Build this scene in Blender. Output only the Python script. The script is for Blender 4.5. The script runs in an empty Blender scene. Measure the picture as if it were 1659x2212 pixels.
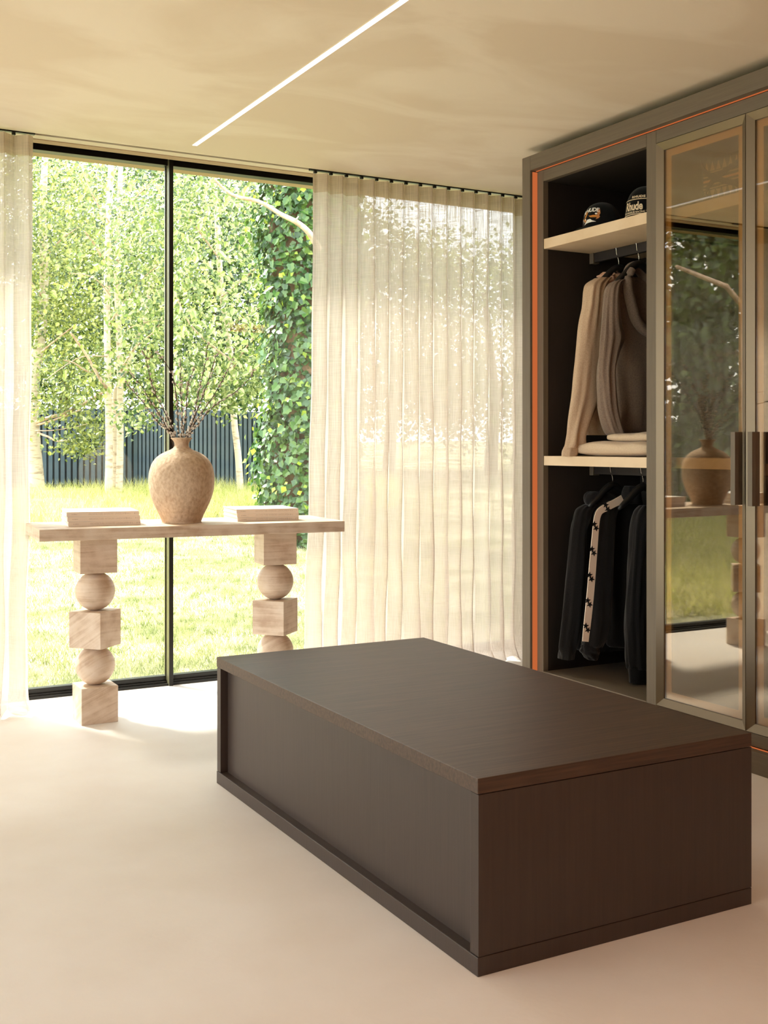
import bpy, bmesh, math, random
import numpy as np
from mathutils import Vector, Matrix, noise
C = bpy.context.scene.collection
S = bpy.context.scene
# ---------------------------------------------------------------- camera
EYE = 1.25; FPX = 2455.0; CX = 829.5; HY = 961.0
TH = math.atan(1341.5 / FPX)
FW = (math.sin(TH), math.cos(TH)); RT = (math.cos(TH), -math.sin(TH))
cam = bpy.data.cameras.new('camera'); camo = bpy.data.objects.new('camera', cam); C.objects.link(camo)
camo.location = (0, 0, EYE); camo.rotation_euler = (math.pi / 2, 0, -TH)
cam.sensor_fit = 'VERTICAL'; cam.sensor_height = 36; cam.lens = 36 * FPX / 2212
cam.shift_y = -(1106 - HY) / 2212
cam.clip_start = 0.05; cam.clip_end = 300
S.camera = camo
# ---------------------------------------------------------------- world, sun, exposure
w = bpy.data.worlds.new('world'); S.world = w; w.use_nodes = True
wn = w.node_tree; bg = wn.nodes['Background']
bg.inputs[0].default_value = (0.915, 0.955, 1.04, 1); bg.inputs[1].default_value = 3.15
sun = bpy.data.lights.new('sun', 'SUN'); suno = bpy.data.objects.new('sun', sun); C.objects.link(suno)
sun.energy = 9.5; sun.angle = math.radians(9); sun.color = (1.0, 0.945, 0.86)
sd = Vector((0.42, -0.86, -1.12))          # light travels this way
suno.rotation_euler = sd.to_track_quat('-Z', 'Y').to_euler()
S.view_settings.view_transform = 'Standard'
try: S.view_settings.look = 'None'
except Exception: pass
S.view_settings.gamma = 1.0; S.view_settings.exposure = 1.08
S.view_settings.use_curve_mapping = False
# warm fill light added unseen behind the camera to redden the floor
def arealight(x, y, z, sx, sy, p, col):
    l = bpy.data.lights.new('fill_light', 'AREA'); l.shape = 'RECTANGLE'; l.size = sx; l.size_y = sy
    l.energy = p; l.color = col
    o = bpy.data.objects.new('fill_light', l); C.objects.link(o); o.location = (x, y, z); return o
arealight(1.3, -1.3, 2.66, 1.4, 0.9, 34, (1.0, 0.46, 0.24))
S.cycles.max_bounces = 10; S.cycles.diffuse_bounces = 5; S.cycles.glossy_bounces = 4
S.cycles.transparent_max_bounces = 16; S.cycles.transmission_bounces = 6
S.cycles.sample_clamp_indirect = 6.0; S.cycles.caustics_reflective = False; S.cycles.caustics_refractive = False
S.cycles.use_denoising = True

rng = np.random.default_rng(7); random.seed(7)
# ---------------------------------------------------------------- geometry helpers
def on_floor(px, py, z=0.0):
    d = FPX * (EYE - z) / (py - HY); r = (px - CX) / FPX * d
    return (FW[0]*d + RT[0]*r, FW[1]*d + RT[1]*r)
def far(px, py, d):            # world point seen along px,py at depth d
    r = (px - CX) / FPX * d
    return Vector((FW[0]*d + RT[0]*r, FW[1]*d + RT[1]*r, EYE - (py - HY) * d / FPX))
def pl(px, py, yc):            # world point on the upright plane y = yc
    r = (px - CX) / FPX; hx = FW[0] + RT[0]*r; hy_ = FW[1] + RT[1]*r; t = yc / hy_
    return Vector((t*hx, yc, EYE - (py - HY) / FPX * t))

def thing(name, label, cat, loc, group=None):
    o = bpy.data.objects.new(name, None); C.objects.link(o); o.location = loc
    o.empty_display_size = 0.1
    o['label'] = label; o['category'] = cat
    if group: o['group'] = group
    return o
def tag(o, label, cat=None, group=None, kind=None):
    if label: o['label'] = label
    if cat: o['category'] = cat
    if group: o['group'] = group
    if kind: o['kind'] = kind
    return o
def root_loc(p):
    v = Vector((0, 0, 0))
    while p is not None:
        v += p.location; p = p.parent
    return v
def mk(name, V, F, mat, parent=None, smooth=False, bevel=0.0, seg=2, label=None):
    V = np.asarray(V, dtype=float).reshape(-1, 3)
    if parent is not None: off = np.array(root_loc(parent))
    else: off = np.array([(V[:,0].min()+V[:,0].max())/2, (V[:,1].min()+V[:,1].max())/2, V[:,2].min()])
    me = bpy.data.meshes.new(name); me.from_pydata((V - off).tolist(), [], F); me.validate()
    if bevel > 0:
        bm = bmesh.new(); bm.from_mesh(me)
        bmesh.ops.recalc_face_normals(bm, faces=bm.faces[:])
        es = [e for e in bm.edges if len(e.link_faces) == 2 and e.calc_face_angle(0) > 0.5]
        bmesh.ops.bevel(bm, geom=es, offset=bevel, segments=seg, affect='EDGES', profile=0.5)
        bm.to_mesh(me); bm.free()
    if smooth:
        me.polygons.foreach_set('use_smooth', [True]*len(me.polygons))
    if isinstance(mat, (list, tuple)):
        for m in mat: me.materials.append(m)
    elif mat: me.materials.append(mat)
    o = bpy.data.objects.new(name, me); C.objects.link(o)
    if parent is not None: o.parent = parent
    else: o.location = off
    if label: o['label'] = label
    return o
class MB:
    def __init__(s): s.V = []; s.F = []
    def add(s, V, F):
        b = len(s.V); s.V += [tuple(v) for v in V]; s.F += [tuple(i+b for i in f) for f in F]; return s
    def box(s, x0, x1, y0, y1, z0, z1, rot=0.0, about=None):
        V = [(x0,y0,z0),(x1,y0,z0),(x1,y1,z0),(x0,y1,z0),(x0,y0,z1),(x1,y0,z1),(x1,y1,z1),(x0,y1,z1)]
        if rot:
            ax, ay = about or ((x0+x1)/2, (y0+y1)/2); c, q = math.cos(rot), math.sin(rot)
            V = [(ax+(x-ax)*c-(y-ay)*q, ay+(x-ax)*q+(y-ay)*c, z) for x, y, z in V]
        return s.add(V, [(0,3,2,1),(4,5,6,7),(0,1,5,4),(1,2,6,5),(2,3,7,6),(3,0,4,7)])
    def tube(s, pts, rad, seg=8, cap=True):
        pts = [Vector(p) for p in pts]; n = len(pts); V = []
        rad = rad if hasattr(rad, '__len__') else [rad]*n
        for i, p in enumerate(pts):
            t = (pts[min(i+1, n-1)] - pts[max(i-1, 0)]).normalized()
            a = t.cross(Vector((0.31, 0.12, 1)) if abs(t.z) < .95 else Vector((1, 0.2, 0))).normalized(); b = t.cross(a)
            for k in range(seg):
                g = 2*math.pi*k/seg; V.append(p + (a*math.cos(g) + b*math.sin(g))*rad[i])
        F = [(i*seg+k, i*seg+(k+1)%seg, (i+1)*seg+(k+1)%seg, (i+1)*seg+k) for i in range(n-1) for k in range(seg)]
        if cap: F += [tuple(range(seg))[::-1], tuple((n-1)*seg+k for k in range(seg))]
        return s.add(V, F)
    def lathe(s, prof, cx, cy, z0, seg=48):
        V = []
        for r, z in prof:
            for k in range(seg):
                g = 2*math.pi*k/seg; V.append((cx+r*math.cos(g), cy+r*math.sin(g), z0+z))
        n = len(prof)
        F = [(i*seg+k, i*seg+(k+1)%seg, (i+1)*seg+(k+1)%seg, (i+1)*seg+k) for i in range(n-1) for k in range(seg)]
        F += [tuple(range(seg))[::-1]]
        return s.add(V, F)
    def ball(s, c, r, seg=10, rings=6, sc=(1,1,1)):
        V = []; 
        for i in range(rings+1):
            th = math.pi*i/rings
            for k in range(seg):
                g = 2*math.pi*k/seg
                V.append((c[0]+r*sc[0]*math.sin(th)*math.cos(g), c[1]+r*sc[1]*math.sin(th)*math.sin(g), c[2]+r*sc[2]*math.cos(th)))
        F = [(i*seg+k, (i+1)*seg+k, (i+1)*seg+(k+1)%seg, i*seg+(k+1)%seg) for i in range(rings) for k in range(seg)]
        return s.add(V, F)
    def build(s, name, mat, parent=None, **k): return mk(name, s.V, s.F, mat, parent, **k)
def bx(name, b, mat, parent=None, bevel=0.002, **k): return MB().box(*b).build(name, mat, parent, bevel=bevel, **k)
def crom(P, n):                # Catmull-Rom through rows of numbers
    P = np.asarray(P, float); out = []
    m = len(P) - 1
    for j in range(n):
        t = j/(n-1)*m; i = min(int(t), m-1); u = t - i
        p0, p1, p2, p3 = P[max(i-1,0)], P[i], P[i+1], P[min(i+2,m)]
        out.append(0.5*((2*p1)+(-p0+p2)*u+(2*p0-5*p1+4*p2-p3)*u*u+(-p0+3*p1-3*p2+p3)*u**3))
    return np.array(out)
# ---------------------------------------------------------------- materials
def lin(r, g, b): return tuple(((v/255)/12.92 if v/255 <= .04045 else ((v/255+.055)/1.055)**2.4) for v in (r, g, b)) + (1,)
def mat(name, col, rough=.6, metal=0., spec=.5):
    m = bpy.data.materials.new(name); m.use_nodes = True; b = m.node_tree.nodes['Principled BSDF']
    b.inputs['Base Color'].default_value = col if len(col) == 4 else tuple(col)+(1,)
    b.inputs['Roughness'].default_value = rough; b.inputs['Metallic'].default_value = metal
    b.inputs['Specular IOR Level'].default_value = spec
    return m
def nd(m, t, **k):
    n = m.node_tree.nodes.new(t)
    for a, v in k.items():
        if a in n.inputs: n.inputs[a].default_value = v
        else: setattr(n, a, v)
    return n
def lk(m, a, b): m.node_tree.links.new(a, b)
def coords(m, scale=(1,1,1), which='Object', rnd=False):
    tc = nd(m, 'ShaderNodeTexCoord'); mp = nd(m, 'ShaderNodeMapping'); mp.inputs['Scale'].default_value = scale
    lk(m, tc.outputs[which], mp.inputs['Vector'])
    if rnd:
        oi = nd(m, 'ShaderNodeObjectInfo'); mu = nd(m, 'ShaderNodeMath', operation='MULTIPLY'); mu.inputs[1].default_value = 37.
        lk(m, oi.outputs['Random'], mu.inputs[0]); lk(m, mu.outputs[0], mp.inputs['Location'])
    return mp.outputs[0]
def ramp(m, fac, stops):
    r = nd(m, 'ShaderNodeValToRGB'); el = r.color_ramp.elements
    while len(el) < len(stops): el.new(0.5)
    for e, (p, c) in zip(el, stops): e.position = p; e.color = c
    lk(m, fac, r.inputs[0]); return r.outputs[0]
def noisy(name, c1, c2, scale, rough=.6, bump=.0, vscale=(1,1,1), detail=6, dist=0., spec=.5, lo=.35, hi=.65, rnd=False, bscale=None, bdist=.01):
    m = mat(name, c1, rough, 0, spec); co = coords(m, vscale, rnd=rnd); b = m.node_tree.nodes['Principled BSDF']
    n = nd(m, 'ShaderNodeTexNoise', Scale=scale, Detail=detail, Distortion=dist); lk(m, co, n.inputs['Vector'])
    lk(m, ramp(m, n.outputs['Fac'], [(lo, c1), (hi, c2)]), b.inputs['Base Color'])
    if bump:
        n2 = nd(m, 'ShaderNodeTexNoise', Scale=bscale or scale*4, Detail=8); lk(m, co, n2.inputs['Vector'])
        bp = nd(m, 'ShaderNodeBump', Strength=bump, Distance=bdist); lk(m, n2.outputs['Fac'], bp.inputs['Height']); lk(m, bp.outputs[0], b.inputs['Normal'])
    return m
M = {}
M['floor'] = noisy('floor_microcement', lin(232,228,224), lin(225,218,211), 2.2, .55, .05, bscale=60, spec=.3)
M['ceiling'] = noisy('ceiling_plaster', lin(232,216,194), lin(242,229,210), 1.3, .75, .04, vscale=(.8,1.5,1), dist=1.0, bscale=5, lo=.42, hi=.58, spec=.2)
M['plaster'] = noisy('wall_veneer', lin(110,92,76), lin(98,82,68), 1.5, .8, .1, spec=.2)
M['soffit'] = mat('soffit_paint', lin(232,220,196), .7, spec=.2)
M['tantrim'] = mat('tan_trim', lin(186,160,130), .7, spec=.2)
def wood(name, c1, c2, vs, rough=.42, bump=.08):
    return noisy(name, c1, c2, 1.0, rough, bump, vscale=vs, detail=10, lo=.3, hi=.7, bscale=3.0, bdist=.002, spec=.45)
M['island_x'] = wood('dark_veneer_across', lin(54,39,30), lin(82,61,47), (5,110,110), .45)
M['island_z'] = wood('dark_veneer_upright', lin(56,44,38), lin(62,49,42), (120,120,4))
M['ward_z'] = wood('taupe_veneer_upright', lin(100,88,73), lin(110,97,81), (150,150,5), .5)
M['ward_y'] = wood('taupe_veneer_along', lin(100,88,73), lin(110,97,81), (150,5,150), .5)
M['inner'] = wood('dark_interior_panel', lin(36,29,25), lin(42,34,29), (150,150,5), .6)
M['shelf'] = noisy('beige_shelf', lin(226,202,170), lin(218,192,158), 8, .55, .03)
M['bronze'] = mat('bronze_metal', lin(118,102,80), .4, .6)
M['frame_lit'] = mat('garden_lit_aluminium', lin(150,146,112), .4, .6)  # light olive tone stands in for garden light on the mullion sides
M['border'] = mat('tan_glass_border', lin(235,186,120), .6)
M['black'] = mat('black_aluminium', lin(22,20,16), .35, .3)
M['steel'] = mat('steel', lin(200,195,188), .22, 1.)
M['hanger'] = mat('black_hanger', lin(20,18,18), .5)
def emis(name, col, s):
    m = bpy.data.materials.new(name); m.use_nodes = True; nt = m.node_tree; nt.nodes.remove(nt.nodes['Principled BSDF'])
    e = nd(m, 'ShaderNodeEmission'); e.inputs[0].default_value = col; e.inputs[1].default_value = s
    lk(m, e.outputs[0], nt.nodes['Material Output'].inputs[0]); return m
M['led'] = emis('ceiling_led', (1, .94, .84, 1), .8)
M['orange'] = emis('orange_led', (1, .24, .07, 1), .26)
# clear and tinted glass
def glass(name, tint, refl, rough=.0):
    m = bpy.data.materials.new(name); m.use_nodes = True; nt = m.node_tree; nt.nodes.remove(nt.nodes['Principled BSDF'])
    t = nd(m, 'ShaderNodeBsdfTransparent'); t.inputs[0].default_value = tint
    g = nd(m, 'ShaderNodeBsdfGlossy'); g.inputs['Roughness'].default_value = rough
    fr = nd(m, 'ShaderNodeLayerWeight'); fr.inputs[0].default_value = .35
    mr = nd(m, 'ShaderNodeMapRange'); mr.inputs['To Min'].default_value = refl; mr.inputs['To Max'].default_value = min(1, refl+.5)
    lk(m, fr.outputs['Fresnel'], mr.inputs[0]); mx = nd(m, 'ShaderNodeMixShader')
    lk(m, mr.outputs[0], mx.inputs[0]); lk(m, t.outputs[0], mx.inputs[1]); lk(m, g.outputs[0], mx.inputs[2])
    lk(m, mx.outputs[0], nt.nodes['Material Output'].inputs[0]); return m
M['glass'] = glass('window_glass', (.95,.97,.95,1), .015)
M['bronzeglass'] = glass('bronze_glass', (.88,.79,.66,1), .085)
# travertine
def travertine(name, tilt):
    m = mat(name, lin(205,175,145), .5, spec=.35); b = m.node_tree.nodes['Principled BSDF']
    co = coords(m, (1,1,1), rnd=True); mp = nd(m, 'ShaderNodeMapping'); mp.inputs['Rotation'].default_value = tilt; lk(m, co, mp.inputs[0])
    n0 = nd(m, 'ShaderNodeTexNoise', Scale=14., Detail=8); lk(m, mp.outputs[0], n0.inputs['Vector'])
    sv = nd(m, 'ShaderNodeMapping'); sv.inputs['Scale'].default_value = (3.2, 3.2, 55.); lk(m, mp.outputs[0], sv.inputs[0])
    wv = nd(m, 'ShaderNodeTexNoise', Scale=1., Detail=6., Distortion=.9); lk(m, sv.outputs[0], wv.inputs['Vector'])
    mx = nd(m, 'ShaderNodeMath', operation='ADD'); lk(m, wv.outputs['Fac'], mx.inputs[0]); lk(m, n0.outputs['Fac'], mx.inputs[1])
    ml = nd(m, 'ShaderNodeMath', operation='MULTIPLY'); ml.inputs[1].default_value = .5; lk(m, mx.outputs[0], ml.inputs[0])
    lk(m, ramp(m, ml.outputs[0], [(.36, lin(186,158,134)), (.5, lin(212,190,168)), (.64, lin(222,204,186))]), b.inputs['Base Color'])
    n2 = nd(m, 'ShaderNodeTexNoise', Scale=120., Detail=3); st = nd(m, 'ShaderNodeMapping'); st.inputs['Scale'].default_value = (1,1,4)
    lk(m, mp.outputs[0], st.inputs[0]); lk(m, st.outputs[0], n2.inputs['Vector'])
    bp = nd(m, 'ShaderNodeBump', Strength=.35, Distance=.002); lk(m, n2.outputs['Fac'], bp.inputs['Height']); lk(m, bp.outputs[0], b.inputs['Normal'])
    return m
M['trav'] = travertine('travertine', (0,0,0)); M['trav2'] = travertine('travertine_slanting_veins', (.5,.35,0))
M['ceramic'] = noisy('rough_ceramic', lin(206,182,157), lin(176,148,122), 70, .85, .8, vscale=(1,1,.75), detail=12, lo=.38, hi=.74, bscale=60, bdist=.004, spec=.2)
M['paper'] = noisy('book_pages', lin(235,228,216), lin(220,210,196), 1, .8, 0, vscale=(2,2,900))
M['cover'] = mat('white_book_cover', lin(243,241,238), .45)
M['spine'] = mat('book_spine', lin(226,208,190), .5)
M['print'] = mat('grey_print', lin(176,156,138), .6)
M['prints'] = mat('pale_print', lin(210,192,174), .6)
# cloth
def fabric(name, c1, c2, bump=.25, scale=220, rough=.95):
    m = noisy(name, c1, c2, scale, rough, bump, detail=3, lo=.3, hi=.7, bscale=scale*2, bdist=.002, spec=.1)
    b = m.node_tree.nodes['Principled BSDF']; b.inputs['Sheen Weight'].default_value = .15; return m
M['beige_k'] = fabric('beige_jersey', lin(206,180,152), lin(186,158,130))
M['grey_k'] = fabric('grey_brown_jersey', lin(142,122,106), lin(118,100,86))
M['cream_k'] = fabric('cream_jersey', lin(214,192,164), lin(200,176,148))
M['pink_k'] = fabric('frayed_pink_beige', lin(208,168,142), lin(180,138,112), .6, 120)
M['black_k'] = fabric('black_jersey', lin(30,27,26), lin(22,20,19))
M['black_c'] = fabric('black_cotton', lin(20,19,19), lin(14,13,13), .1)
M['stripe'] = mat('ivory_stripe', lin(250,232,212), .8)
M['white_e'] = mat('white_embroidery', lin(240,236,226), .7)
M['gold_e'] = mat('gold_embroidery', lin(200,130,50), .7)
M['brown_e'] = mat('brown_embroidery', lin(196,128,72), .7)
M['cream_e'] = mat('cream_print', lin(238,214,178), .7)
M['grey_e'] = mat('grey_embroidery', lin(150,140,134), .7)
def linen(name, opacity, c1, c2):
    m = bpy.data.materials.new(name); m.use_nodes = True; nt = m.node_tree; nt.nodes.remove(nt.nodes['Principled BSDF'])
    co = coords(m, (1,1,1))
    s1 = nd(m, 'ShaderNodeMapping'); s1.inputs['Scale'].default_value = (330, 330, 6); lk(m, co, s1.inputs[0])
    s2 = nd(m, 'ShaderNodeMapping'); s2.inputs['Scale'].default_value = (9, 9, 420); lk(m, co, s2.inputs[0])
    a = nd(m, 'ShaderNodeTexNoise', Scale=1., Detail=2); lk(m, s1.outputs[0], a.inputs['Vector'])
    b = nd(m, 'ShaderNodeTexNoise', Scale=1., Detail=2); lk(m, s2.outputs[0], b.inputs['Vector'])
    ad = nd(m, 'ShaderNodeMath', operation='ADD'); lk(m, a.outputs['Fac'], ad.inputs[0]); lk(m, b.outputs['Fac'], ad.inputs[1])
    mr = nd(m, 'ShaderNodeMapRange'); mr.inputs['From Min'].default_value = .75; mr.inputs['From Max'].default_value = 1.25
    mr.inputs['To Min'].default_value = opacity-.14; mr.inputs['To Max'].default_value = min(1, opacity+.12); lk(m, ad.outputs[0], mr.inputs[0])
    colr = ramp(m, a.outputs['Fac'], [(.35, c1), (.65, c2)])
    df = nd(m, 'ShaderNodeBsdfDiffuse'); tr = nd(m, 'ShaderNodeBsdfTranslucent'); lk(m, colr, df.inputs[0]); lk(m, colr, tr.inputs[0])
    m1 = nd(m, 'ShaderNodeMixShader'); m1.inputs[0].default_value = .52; lk(m, df.outputs[0], m1.inputs[1]); lk(m, tr.outputs[0], m1.inputs[2])
    tp = nd(m, 'ShaderNodeBsdfTransparent'); m2 = nd(m, 'ShaderNodeMixShader'); lk(m, mr.outputs[0], m2.inputs[0]); lk(m, tp.outputs[0], m2.inputs[1]); lk(m, m1.outputs[0], m2.inputs[2])
    lk(m, m2.outputs[0], nt.nodes['Material Output'].inputs[0]); return m
M['linen'] = linen('sheer_linen', .945, lin(230,218,208), lin(237,227,219))
M['linen_d'] = linen('sheer_linen_doubled', .95, lin(206,186,164), lin(216,198,178))
# garden
def leafm(name, c1, c2, c3, trans=.40, rough=.28, spec=.8):
    m = bpy.data.materials.new(name); m.use_nodes = True; nt = m.node_tree; b = nt.nodes['Principled BSDF']
    co = coords(m, (1,1,1)); n = nd(m, 'ShaderNodeTexNoise', Scale=7., Detail=3.); lk(m, co, n.inputs['Vector'])
    wn_ = nd(m, 'ShaderNodeTexWhiteNoise'); mp = nd(m, 'ShaderNodeVectorMath', operation='SNAP'); mp.inputs[1].default_value = (.08,.08,.08)
    lk(m, co, mp.inputs[0]); lk(m, mp.outputs[0], wn_.inputs['Vector'])
    oi = nd(m, 'ShaderNodeObjectInfo')
    mx = nd(m, 'ShaderNodeMath', operation='ADD'); lk(m, n.outputs['Fac'], mx.inputs[0]); lk(m, wn_.outputs['Value'], mx.inputs[1])
    ad = nd(m, 'ShaderNodeMath', operation='MULTIPLY'); ad.inputs[1].default_value = .5; lk(m, mx.outputs[0], ad.inputs[0])
    colr = ramp(m, ad.outputs[0], [(.22, c1), (.5, c2), (.8, c3)])
    lk(m, colr, b.inputs['Base Color']); b.inputs['Roughness'].default_value = rough; b.inputs['Specular IOR Level'].default_value = spec
    tr = nd(m, 'ShaderNodeBsdfTranslucent'); hs = nd(m, 'ShaderNodeHueSaturation'); hs.inputs['Value'].default_value = 1.35; hs.inputs['Hue'].default_value = .49
    lk(m, colr, hs.inputs['Color']); lk(m, hs.outputs[0], tr.inputs[0])
    mx2 = nd(m, 'ShaderNodeMixShader'); mx2.inputs[0].default_value = trans
    lk(m, b.outputs[0], mx2.inputs[1]); lk(m, tr.outputs[0], mx2.inputs[2]); lk(m, mx2.outputs[0], nt.nodes['Material Output'].inputs[0]); return m
M['birch_leaf'] = leafm('birch_leaf', lin(54,78,36), lin(116,132,58), lin(184,188,108))
M['tree_leaf'] = leafm('glossy_leaf', lin(48,76,42), lin(108,128,62), lin(198,202,144), .5, .22, .8)
M['dark_leaf'] = leafm('dark_leaf', lin(34,58,30), lin(60,90,38), lin(100,124,52), .3)
M['ivy_leaf'] = leafm('ivy_leaf', lin(42,76,40), lin(66,104,50), lin(104,134,56), .25, .3, .6)
M['ivy_new'] = leafm('young_ivy_leaf', lin(120,150,40), lin(150,175,50), lin(180,196,70), .5)
M['grass'] = leafm('grass_blades', lin(92,106,58), lin(140,146,94), lin(192,188,146), .45, .6, .3)
M['tallgrass'] = leafm('tall_grass_blades', lin(140,150,70), lin(184,188,110), lin(214,208,160), .45, .6, .3)
M['soil'] = noisy('lawn_ground', lin(110,114,76), lin(176,168,134), 1.4, .95, .4, lo=.4, hi=.6, spec=.1)
M['bark'] = noisy('birch_bark', lin(214,198,176), lin(150,124,100), 6, .8, .3, vscale=(1,1,4), lo=.5, hi=.75, rnd=True, spec=.1)
M['brown_bark'] = noisy('brown_bark', lin(150,122,94), lin(96,76,58), 10, .9, .5, vscale=(1,1,.3), spec=.1)
M['pale_branch'] = noisy('pale_branch', lin(214,190,170), lin(170,140,118), 12, .8, .3, spec=.1)
M['fence'] = noisy('blue_grey_steel', lin(62,80,94), lin(78,92,100), 3, .45, .0, spec=.4)
M['fence_d'] = mat('dark_fence_recess', lin(26,38,50), .6)
M['twig'] = mat('dark_twig', lin(58,38,26), .7)
M['catkin'] = noisy('grey_catkin', lin(236,230,220), lin(178,158,138), 150, .9, .4)

# ================================================================ room shell
CZ = 2.71
def struct(o): o['kind'] = 'structure'; return o
struct(bx('floor', (-2.7, 4.1, -2.6, 5.74, -.12, 0), M['floor'], bevel=0))
cb = MB().box(-2.7, 4.1, -2.6, 5.455, CZ, CZ+.2); struct(cb.build('ceiling', M['ceiling']))
struct(bx('trim_1', (-2.7, 4.1, 5.485, 5.60, CZ, CZ+.03), M['soffit'], bevel=.001))
struct(bx('trim_2', (-2.7, 4.1, 5.55, 5.615, CZ-.004, CZ+.02), M['tantrim'], bevel=.001))
struct(bx('trim_3', (-2.7, 4.1, 5.455, 5.485, CZ+.012, CZ+.2), M['black'], bevel=0))
struct(bx('ceiling_roof_slab', (-4.5, 4.3, -2.8, 6.02, CZ+.2, CZ+.42), M['soffit'], bevel=0))  # roof; its left overhang is added, unseen, to shade the ground there
struct(bx('trim_4', (-2.9, 4.3, 5.80, 6.02, 2.742, CZ+.2), M['tantrim'], bevel=.001))
struct(bx('wall_right', (4.1, 4.25, -2.6, 5.74, -.1, CZ+.2), M['plaster'], bevel=0))
struct(bx('wall_left', (-2.85, -2.7, -2.6, .1, -.1, CZ+.2), M['plaster'], bevel=0))
struct(bx('wall_back', (-2.7, 4.1, -2.75, -2.6, -.1, CZ+.2), M['plaster'], bevel=0))
# window wall at y 5.74 : frames, panes
win = bpy.data.objects.new('window_1', None); C.objects.link(win); win.location = (1.0, 5.74, 0); win['kind'] = 'structure'
fb = MB()
fb.box(-2.7, 4.1, 5.700, 5.725, 2.735, 2.80).box(-2.7, 4.1, 5.725, 5.79, 2.703, 2.80)
fb.build('head_frame', M['black'], win, bevel=.002)
fb = MB(); fb.box(-2.7, 4.1, 5.715, 5.735, -.01, .012).box(-2.7, 4.1, 5.735, 5.752, -.01, .022).box(-2.7, 4.1, 5.752, 5.80, -.01, .045)
fb.build('sill_frame', M['black'], win, bevel=.002)
for xm in (-.6, 1.848, 4.07, -2.66):
    mo = MB().box(xm, xm+.021, 5.70, 5.706, .0, 2.74).build('mullion', M['black'], win, bevel=.001)
    MB().box(xm-.001, xm+.021, 5.7065, 5.785, .0, 2.74).build('mullion_profile', M['frame_lit'], mo, bevel=.001)
    MB().box(xm-.006, xm+.0005, 5.752, 5.757, .04, 2.705).build('seal', M['black'], mo)
for x0, x1, yy in ((-2.64, -.6, 5.765), (-.58, 1.848, 5.765), (1.869, 4.07, 5.775)):
    MB().box(x0, x1, yy, yy+.008, .04, 2.71).build('pane', M['glass'], win)
# left glazed side of the room
win2 = bpy.data.objects.new('window_2', None); C.objects.link(win2); win2.location = (-2.7, 1.5, 0); win2['kind'] = 'structure'
MB().box(-2.75, -2.67, .1, 5.7, 2.66, 2.72).build('head_frame', M['black'], win2, bevel=.002)
MB().box(-2.75, -2.67, .1, 5.7, -.02, .03).build('sill_frame', M['black'], win2, bevel=.002)
for ym in (.1, 2.85, 5.66): MB().box(-2.745, -2.675, ym, ym+.04, .03, 2.66).build('mullion', M['black'], win2, bevel=.002)
for ya, yb in ((.14, 2.85), (2.89, 5.66)): MB().box(-2.715, -2.705, ya, yb, .03, 2.66).build('pane', M['glass'], win2)
# curtain tracks: slim black rails in the slot
for a, b, lb in ((-1.0, 1.12, 'slim black curtain rail above the short sheer curtain at the far left'), (2.54, 4.06, 'slim black curtain rail above the wide sheer curtain right of the window')):
    tag(bx('curtain_rail', (a, b, 5.458, 5.482, CZ-.006, CZ+.012), M['black'], bevel=.001), lb, 'rail')

# ceiling light line
t = thing('linear_ceiling_light', 'long white LED light line recessed in the plaster ceiling', 'light', (1.845, 1.5, CZ-.004))
bx('diffuser', (1.833, 1.857, -2.3, 5.30, CZ-.003, CZ+.0), M['led'], t, bevel=0)
bx('housing', (1.829, 1.861, -2.304, 5.304, CZ-.0012, CZ+.02), M['soffit'], t, bevel=0)
t = thing('fill_light_panel', 'added ceiling panel for the unseen fill light behind the camera', 'lamp', (1.3, -1.3, 2.67))  # panel added to carry the fill light, out of view
bx('panel', (.6, 2.0, -1.75, -.85, 2.672, 2.70), M['soffit'], t)
MB().box(.57, 2.03, -1.78, -.82, 2.698, CZ).build('rim', M['black'], t)

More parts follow.
